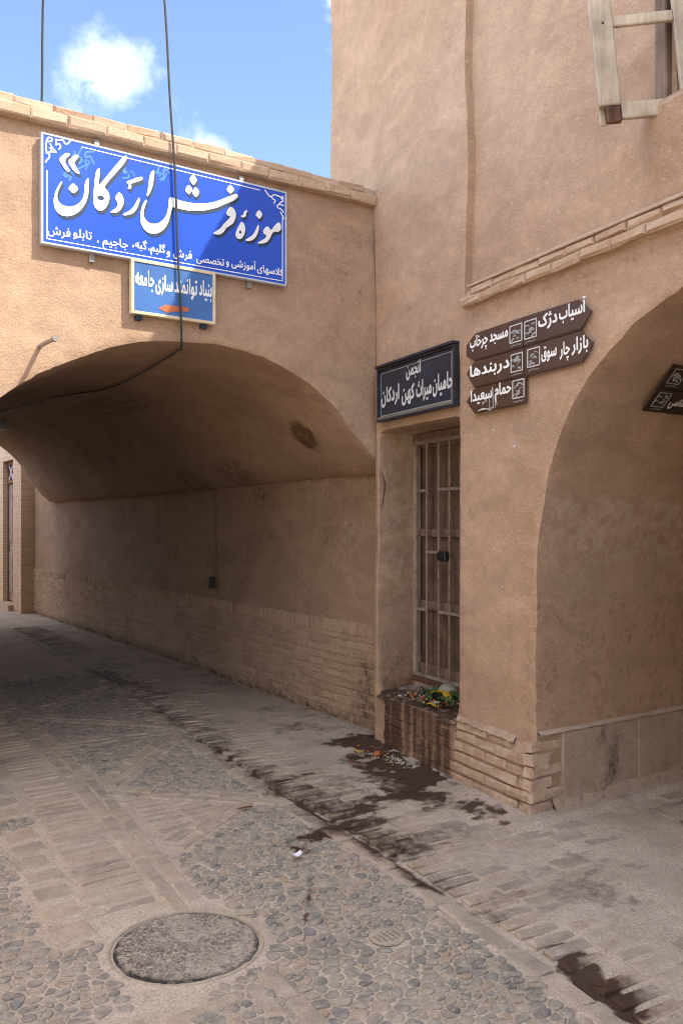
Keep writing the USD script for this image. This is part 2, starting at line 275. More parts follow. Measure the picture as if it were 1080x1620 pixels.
M['door_wood_dark'] = wood('dark_door_wood', (0.11, 0.066, 0.042), (0.22, 0.15, 0.105))
M['pale_wood'] = wood('bleached_wood', (0.44, 0.35, 0.25), (0.60, 0.50, 0.38))
M['rot_wood'] = wood('rotten_wood', (0.10, 0.045, 0.028), (0.22, 0.11, 0.07))
M['grey_wood'] = wood('grey_door_wood', (0.30, 0.24, 0.21), (0.40, 0.33, 0.30))
M['red_wood'] = wood('reddish_frame_wood', (0.20, 0.09, 0.055), (0.28, 0.14, 0.09))
M['lock'] = paint('black_padlock', (0.012, 0.012, 0.012), 0.4, dirt=0.1)
M['dark'] = paint('dark_inside', (0.02, 0.018, 0.018), 0.8)
M['glass'] = look('window_glass', {'p': ('principled_bsdf', {'base_color': (0.04, 0.05, 0.06), 'roughness': 0.08})}, [], 'p.BSDF')
M['iron'] = paint('rusty_iron', (0.06, 0.05, 0.042), 0.6, metallic=0.3, dirt=0.2, scale=40.0)
M['grate'] = paint('dusty_grate_iron', (0.44, 0.375, 0.285), 0.8, dirt=0.2, scale=30.0)
M['bag'] = look('thin_plastic', {'d': ('principled_bsdf', {'base_color': (0.62, 0.60, 0.52), 'roughness': 0.3}), 't': ('transparent_bsdf', {}), 'tr': ('translucent_bsdf', {'color': (0.6, 0.58, 0.5)}), 'm1': ('mix_closure', {'fac': 0.35}), 'm2': ('mix_closure', {'fac': 0.25})},
                [('d.BSDF', 'm1.closure1'), ('tr.BSDF', 'm1.closure2'), ('m1.closure', 'm2.closure1'), ('t.BSDF', 'm2.closure2')], 'm2.closure')
M['yellow'] = paint('yellow_peel', (0.62, 0.40, 0.02), 0.45, dirt=0.15, scale=40.0)
M['leaf'] = paint('wilted_leaf', (0.05, 0.10, 0.02), 0.6, dirt=0.25, scale=30.0)
M['paper'] = paint('white_paper', (0.80, 0.80, 0.82), 0.6, dirt=0.03)
M['scrap'] = look('food_scraps', {'a': ('attribute', {'attribute': 'tone'}), 'r': ('rgb_ramp', {'interpolate': False, 'ramp': [(0, (0.55, 0.5, 0.42)), (0.35, (0.35, 0.06, 0.03)), (0.5, (0.6, 0.36, 0.03)), (0.62, (0.05, 0.09, 0.02)), (0.75, (0.10, 0.03, 0.06)), (0.88, (0.6, 0.18, 0.04))]}), 'p': ('principled_bsdf', {'roughness': 0.55})},
                [('a.fac', 'r.fac'), ('r.color', 'p.base_color')], 'p.BSDF')

# ------------------------------------------------------------------ plan of the place
K = 0.119; LK = math.hypot(1, K)
def face_x(y): return 3.06 + K * y                                   # the corner building's street face
UR, NR, UZ = np.array([-K, -1.0, 0]) / LK, np.array([-1.0, K, 0]) / LK, np.array([0, 0, 1.0])   # along it to the right, out of it
def onface(y0, z0, off=0.0): return np.array([face_x(y0), y0, z0]) + NR * off
FY = 5.15                                                            # the archway's front
PROF = np.array([(3.84, 2.0), (3.69, 2.09), (3.521, 2.245), (3.318, 2.455), (3.076, 2.614), (2.679, 2.756), (2.386, 2.786), (2.156, 2.779), (1.916, 2.751), (1.683, 2.681), (1.464, 2.581), (1.252, 2.466), (1.053, 2.321), (0.88, 2.16), (0.76, 2.0)])[::-1]
prof = PchipInterpolator(PROF[:, 0], PROF[:, 1])
def vault_scale(y): return 1 + 0.45 * np.clip((y - FY) / 9.7, 0, 1)
def vault_z(x, y): return 2 + (prof(np.clip(x, 0.76, 3.84)) - 2) * vault_scale(y)
PASS = [(3.33, 1.25), (3.315, 1.45), (3.30, 1.56), (3.22, 1.894), (3.135, 2.073), (3.039, 2.21), (2.924, 2.339), (2.793, 2.443), (2.629, 2.548), (2.476, 2.617), (2.333, 2.653), (2.1, 2.70), (1.8, 2.73)]

def capsule(P, pts, r):
    """Distance (in the plane given) from points to a polyline with radius r: negative inside."""
    pts = np.array(pts, float); d = np.full(len(P), 1e9)
    for a, b in zip(pts[:-1], pts[1:]):
        t = np.clip(((P - a) @ (b - a)) / max((b - a) @ (b - a), 1e-9), 0, 1)
        d = np.minimum(d, np.linalg.norm(P - (a + t[:, None] * (b - a)), axis=1))
    return d - r

def gutter_x(y): return np.interp(y, [0, 1.785, 2.22, 3.345, 4.563, 6.1, 7.4, 9.4, 16], [2.2, 2.29, 2.35, 2.453, 2.497, 2.60, 2.76, 2.93, 3.05])
# ------------------------------------------------------------------ stains on the ground (where liquid ran)
def ground_stain(P):
    p = np.asarray(P)[:, :2]; q = np.c_[p * 9, np.zeros(len(p))]; w = meshkit.fbm(q, 3, 5) - 0.5; w2 = meshkit.fbm(q * 2.7, 3, 9) - 0.5
    s = np.zeros(len(p))
    def add(pts, r, k, soft=0.05, rag=0.16):
        nonlocal s
        d = capsule(p, pts, r) + rag * w + rag * 0.7 * w2
        s = np.maximum(s, 1.35 * k * smoothstep(soft, -soft, d))
    add([(3.64, 5.3), (3.56, 5.1), (3.45, 4.75), (3.40, 4.5), (3.34, 4.2)], 0.13, 1.0, rag=0.30); add([(3.56, 5.25), (3.35, 5.3)], 0.05, 0.7, rag=0.2); add([(3.3, 4.75), (3.2, 4.4), (3.1, 4.15)], 0.10, 0.62, 0.12, rag=0.35)      # below the doorstep
    add([(3.30, 4.3), (3.15, 4.0), (3.20, 3.75), (3.32, 3.52)], 0.075, 0.75, rag=0.28)
    add([(3.2, 4.1), (2.95, 4.05), (2.72, 3.95), (2.52, 3.75)], 0.07, 0.95, rag=0.25)
    add([(2.60, 3.95), (2.38, 3.75), (2.2, 3.68)], 0.06, 0.8, rag=0.22)
    add([(2.50, 4.62), (2.50, 4.2), (2.47, 3.75), (2.44, 3.25), (2.40, 2.9)], 0.022, 0.95, 0.02, 0.05)
    add([(2.52, 4.55), (2.85, 4.75)], 0.035, 0.8, 0.03, 0.10)
    add([(2.60, 4.6), (2.62, 4.1), (2.58, 3.4)], 0.15, 0.62, 0.10, 0.25)
    add([(2.47, 2.22), (2.40, 2.02), (2.36, 1.85)], 0.05, 1.0, 0.03, 0.16)
    add([(2.9, 9.4), (2.95, 7.9), (2.75, 6.6), (2.66, 5.6), (2.60, 4.9)], 0.09, 0.62, 0.09, 0.20)
    add([(2.06, 3.4), (1.84, 3.05), (1.78, 2.98)], 0.006, 0.7, 0.02, 0.05)
    add([(3.45, 5.95), (3.36, 5.8)], 0.06, 0.55, 0.06, 0.2)
    s = s * np.clip(0.45 + 1.15 * meshkit.fbm(np.c_[p * 17, np.zeros(len(p))], 3, 15), 0, 1.25)
    s = np.maximum(s, 0.46 * smoothstep(0.56, 0.74, meshkit.fbm(np.c_[p * np.array([3.4, 4.6]), np.zeros(len(p))], 4, 25)) * (p[:, 0] > gutter_x(p[:, 1])))
    return s
def ground_pale(P):
    p = np.asarray(P)[:, :2]; w = meshkit.fbm(np.c_[p * 7, np.zeros(len(p))], 3, 21) - 0.5
    s = smoothstep(0.05, -0.05, capsule(p, [(3.25, 4.9), (3.02, 4.7)], 0.05) + 0.2 * w) * 0.9
    return np.maximum(s, 0.5 * smoothstep(0.1, -0.1, capsule(p, [(3.0, 3.4), (2.8, 2.3)], 0.12) + 0.5 * w))
GF = {'stain': ground_stain, 'pale': ground_pale}
LETTERS = {
    'museum': '397 967 355 1045 343 1088 329 1233 336 1324 356 1439 386 1534 457 1702 530 1831 545 1847 559 1851 573 1843 578 1828 469 1578 434 1440 432 1370 465 1262 487 1232 547 1184 611 1159 745 1160 885 1198 960 1235 1068 1324 1120 1390 1174 1485 1201 1565 1218 1670 1226 1852 1239 1930 1264 2020 1288 2077 1318 2125 1330 2131 1343 2127 1354 2105 1359 2070 1359 1888 1345 1671 1326 1555 1283 1416 1238 1312 1126 1135 1050 1053 943 965 863 917 799 888 722 864 621 854 550 862 444 914|2409 1235 2396 1253 2409 1274 2591 1400 2669 1474 2752 1592 2888 1864 2900 1873 2917 1869 2932 1844 2934 1815 2921 1737 2900 1667 2841 1525 2757 1397 2700 1341 2586 1277 2476 1239 2431 1232|2025 1234 2013 1246 2017 1265 2170 1397 2214 1458 2230 1518 2227 1560 2206 1618 2161 1678 2156 1704 2180 1771 2228 1852 2252 1883 2274 1899 2302 1900 2338 1877 2375 1838 2423 1736 2430 1700 2427 1618 2399 1516 2332 1391 2248 1301 2189 1268 2133 1249 2072 1234|766 1664 765 1732 860 1852 908 1868 921 1867 1002 1809 1031 1771 1030 1711 1005 1670 924 1586 862 1586|1503 1387 1488 1460 1487 1593 1532 2124 1560 2326 1594 2422 1621 2466 1645 2491 1661 2495 1683 2481 1692 2440 1691 2400 1658 2048 1664 2026 1683 2019 1696 2027 2146 2666 2334 2923 2399 3003 2456 3056 2481 3071 2503 3067 2515 3051 2517 3032 2507 2960 2498 2928 2458 2852 2338 2676 1980 2204 1910 2102 1842 1986 1836 1956 1841 1941 1909 1891 1964 1808 1976 1774 1984 1696 1980 1625 1948 1493 1886 1372 1844 1315 1766 1244 1722 1223 1667 1216 1617 1233 1555 1276 1534 1305;1609 1627 1607 1602 1635 1563 1652 1548 1689 1537 1745 1540 1770 1551 1812 1591 1823 1618 1817 1639 1787 1670 1751 1682 1711 1686 1665 1676|2512 2254 2511 2274 2530 2296 2822 2470 2963 2530 3006 2534 3022 2522 3031 2500 3028 2475 3015 2453 2972 2415 2727 2287 2665 2247 2653 2217 2666 2171 2664 2146 2645 2102 2612 2071 2577 2066 2558 2079 2551 2109 2576 2149 2578 2179 2552 2219|3179 1972 3159 1972 3149 1992 3193 2211 3242 2599 3269 2684 3306 2761 3348 2814 3372 2820 3390 2811 3400 2797 3403 2730 3381 2543 3346 2340 3316 2236 3271 2119 3229 2042|502 2535 634 2682 711 2730 785 2733 799 2727 804 2713 796 2682 667 2532 665 2429 669 2416 797 2246 808 2202 802 2186 726 2178 649 2238 506 2423|765 2526 889 2681 961 2734 1042 2746 1058 2740 1064 2726 1060 2695 952 2541 948 2528 953 2424 1078 2252 1084 2214 1078 2199 1065 2193 979 2196 898 2252 767 2414|4430 2403 4427 2473 4516 2607 4556 2624 4572 2621 4644 2557 4668 2523 4669 2484 4647 2440 4574 2336 4520 2329|6210 1411 6240 1505 6271 1577 6390 1794 6405 1811 6426 1817 6481 1791 6501 1772 6529 1715 6546 1647 6551 1567 6518 1419 6480 1345 6423 1272 6396 1250 6336 1227 6293 1227 6243 1252 6216 1284 6204 1350;6377 1521 6358 1520 6343 1506 6326 1464 6325 1443 6333 1429 6363 1411 6381 1413 6397 1424 6418 1462 6419 1482 6409 1500|6572 1217 6559 1235 6569 1256 6786 1417 6844 1475 6928 1615 7019 1818 7032 1827 7048 1824 7059 1801 7061 1771 7048 1646 7020 1562 6987 1487 6940 1405 6849 1306 6786 1265 6730 1240 6662 1221|7038 1212 7024 1226 7030 1246 7274 1415 7303 1442 7339 1500 7344 1521 7335 1539 7257 1576 7239 1595 7225 1654 7239 1709 7314 1809 7359 1839 7411 1843 7434 1831 7491 1761 7508 1753 7523 1755 7558 1781 7637 1895 7762 2035 7791 2060 7818 2071 7846 2064 7883 2021 7895 1995 7907 1918 7901 1861 7854 1782 7812 1754 7751 1736 7656 1724 7619 1701 7588 1668 7555 1618 7468 1443 7399 1351 7336 1296 7194 1236 7109 1218|5421 1231 5411 1249 5423 1271 5649 1451 5699 1513 5781 1636 5911 1770 5988 1865 6000 1900 5994 1917 5977 1923 5931 1917 5913 1924 5878 1965 5870 1985 5877 2037 5911 2109 5945 2161 5979 2204 5997 2218 6022 2227 6051 2225 6121 2199 6162 2157 6191 2106 6208 2041 6209 2004 6204 1933 6186 1853 6117 1717 6053 1653 5856 1502 5769 1352 5681 1276 5621 1247 5540 1227 5475 1224|3127 1854 3141 1857 3159 1845 3164 1815 3109 1680 3072 1548 3057 1412 3058 1380 3072 1320 3095 1271 3130 1224 3199 1174 3262 1153 3391 1160 3465 1184 3528 1213 3601 1261 3687 1349 3743 1424 3795 1526 3826 1610 3855 1760 3882 2045 3890 2064 3917 2086 4001 2106 4251 2070 4352 2065 4563 2068 4780 2082 5012 2127 5136 2161 5286 2212 5447 2278 5646 2379 6104 2642 6200 2689 6260 2696 6279 2687 6289 2668 6283 2617 6264 2586 6187 2503 6098 2436 5878 2316 5538 2104 5186 1953 5073 1914 4923 1871 4619 1813 4496 1801 4352 1796 4031 1810 4011 1806 3988 1779 3966 1716 3916 1489 3860 1303 3795 1167 3722 1062 3654 993 3591 942 3513 892 3382 846 3339 839 3242 841 3174 858 3144 874 3072 926 3044 957 2995 1037 2967 1110 2951 1225 2948 1317 2960 1438 2976 1530 3009 1644 3042 1725 3095 1817|6396 2005 6406 2026 6478 2062 6494 2077 6502 2138 6511 2160 6564 2228 6595 2241 6626 2233 6631 2212 6581 2113 6584 2052 6562 2021 6510 1980 6471 1966 6417 1970 6402 1983|6956 2196 7036 2315 7082 2331 7097 2326 7162 2260 7184 2217 7176 2176 7155 2133 7103 2054 7090 2047 7047 2049 6962 2122 6957 2135|4672 2452 4747 2582 4795 2603 4810 2600 4885 2537 4912 2494 4907 2443 4883 2395 4817 2305 4804 2298 4756 2298 4677 2374|5889 2735 5886 2803 5969 2933 6012 2948 6026 2947 6109 2883 6134 2845 6126 2789 6100 2746 6029 2666 5973 2664|4581 2838 4656 2973 4704 2992 4719 2988 4798 2913 4824 2862 4817 2805 4794 2757 4735 2675 4722 2668 4675 2672 4589 2754',
    'museum_shadow': '373 1015 347 1203 373 1409 475 1672 547 1801 576 1821 591 1813 592 1790 608 1783 610 1760 631 1738 522 1488 486 1350 484 1280 510 1198 565 1154 629 1129 762 1130 902 1168 978 1205 1086 1294 1192 1455 1236 1640 1256 1900 1305 2047 1335 2095 1361 2097 1407 2015 1411 1980 1412 1798 1378 1465 1290 1222 1179 1045 1103 963 996 875 915 827 775 774 674 764 603 772 497 824 449 877|2052 1204 2031 1216 2034 1235 2188 1367 2231 1428 2248 1488 2244 1530 2173 1674 2198 1741 2246 1822 2292 1869 2319 1870 2392 1808 2475 1646 2479 1528 2451 1426 2385 1301 2301 1211 2242 1178 2125 1144 2077 1144 2066 1156 2069 1174 2048 1186|2608 1370 2686 1444 2770 1562 2905 1834 2934 1839 2985 1754 2973 1647 2893 1435 2809 1307 2753 1251 2639 1187 2528 1149 2461 1145 2449 1163 2455 1173 2431 1193 2437 1203 2414 1223 2427 1244|915 1496 819 1574 801 1620 784 1634 782 1702 877 1822 926 1838 1020 1779 1049 1741 1084 1681 1082 1621 1058 1580 977 1496|1714 1998 2417 2973 2498 3041 2520 3037 2568 2961 2560 2870 2511 2762 2391 2586 2033 2114 1894 1896 1982 1778 2028 1684 2032 1535 2000 1403 1938 1282 1896 1225 1818 1154 1774 1133 1719 1126 1669 1143 1608 1186 1551 1275 1505 1430 1504 1563 1549 2094 1577 2296 1612 2392 1639 2436 1679 2465 1700 2451 1735 2391 1743 2310;1661 1526 1707 1507 1762 1510 1788 1521 1838 1581 1763 1596 1717 1586|848 2592 719 2442 718 2345 814 2216 861 2112 854 2096 779 2088 702 2148 559 2333 524 2393 519 2505 652 2652 728 2700 816 2697 819 2673 834 2667 836 2643 856 2623|1000 2438 1005 2347 1130 2162 1136 2124 1118 2103 1031 2106 950 2162 820 2324 785 2384 782 2496 906 2651 978 2704 1060 2716 1076 2710 1080 2684 1111 2650 1112 2605|3109 1322 3125 1230 3148 1194 3217 1144 3279 1123 3408 1130 3545 1183 3618 1231 3705 1319 3761 1394 3813 1496 3843 1580 3873 1730 3900 2015 3935 2056 4018 2076 4369 2035 4798 2052 5029 2097 5304 2182 5465 2248 5663 2349 6057 2575 6026 2574 5941 2645 5906 2705 5903 2773 5987 2903 6043 2917 6126 2853 6186 2755 6178 2699 6105 2602 6218 2659 6278 2666 6296 2657 6341 2578 6336 2527 6317 2496 6239 2413 6151 2346 5931 2226 5591 2014 5238 1863 4975 1781 4671 1723 4405 1706 4064 1716 4041 1689 4019 1626 3969 1399 3913 1213 3848 1077 3775 972 3707 903 3565 802 3392 749 3295 751 3227 768 3097 867 3012 1007 2985 1080 2969 1195 2977 1408 2994 1500 3059 1695 3112 1787 3159 1827 3212 1755 3216 1725 3162 1590 3125 1458|5799 1606 6002 1829 5965 1834 5887 1955 5895 2007 5928 2079 6014 2188 6068 2195 6138 2169 6180 2127 6215 2067 6243 2016 6261 1951 6256 1843 6238 1763 6169 1627 6106 1563 5909 1412 5821 1262 5733 1186 5592 1137 5473 1141 5469 1169 5456 1171 5452 1199 5438 1201 5429 1219 5441 1241 5666 1421|3067 2363 3024 2325 2717 2157 2706 2127 2717 2056 2698 2012 2665 1981 2629 1976 2611 1989 2569 2079 2595 2137 2564 2164 2529 2224 2528 2244 2548 2266 2840 2440 2981 2500 3024 2504 3040 2492 3083 2410|3212 1882 3167 1962 3211 2181 3259 2569 3324 2731 3365 2784 3390 2790 3407 2781 3452 2707 3455 2640 3398 2250 3323 2029 3232 1882|4870 2215 4808 2208 4730 2284 4695 2343 4626 2246 4572 2239 4482 2313 4482 2329 4447 2373 4445 2443 4533 2577 4589 2591 4662 2527 4707 2453 4765 2552 4813 2573 4903 2507 4964 2404 4960 2353|4774 2578 4728 2582 4641 2664 4606 2724 4598 2808 4673 2943 4722 2962 4815 2883 4876 2772 4869 2715 4846 2667|6604 1477 6571 1329 6533 1255 6475 1182 6389 1137 6345 1137 6295 1162 6233 1254 6221 1320 6227 1381 6288 1547 6423 1781 6443 1787 6519 1742 6581 1625;6434 1428 6411 1430 6395 1416 6382 1382 6415 1394|6600 1188 6576 1205 6586 1226 6804 1387 6862 1445 6946 1585 7037 1788 7066 1794 7111 1711 7100 1556 7039 1397 6993 1315 6901 1216 6782 1150 6715 1131 6624 1127 6611 1145 6618 1158 6607 1157 6594 1175|7064 1182 7041 1196 7047 1216 7291 1385 7354 1465 7292 1505 7257 1565 7242 1624 7256 1679 7331 1779 7376 1809 7428 1813 7509 1731 7540 1725 7576 1751 7655 1865 7779 2005 7836 2041 7864 2034 7936 1931 7960 1828 7953 1771 7907 1692 7864 1664 7708 1634 7671 1611 7608 1528 7520 1353 7452 1261 7389 1206 7247 1146 7090 1122 7076 1136 7081 1152 7059 1166|6633 2023 6636 1962 6615 1931 6563 1890 6523 1876 6470 1880 6414 1975 6424 1996 6511 2047 6529 2130 6582 2198 6612 2211 6644 2203 6646 2177 6661 2173 6664 2147 6679 2143 6684 2122|7143 1957 7099 1959 7015 2032 6974 2105 6973 2166 7053 2285 7099 2301 7180 2230 7237 2127 7208 2043',
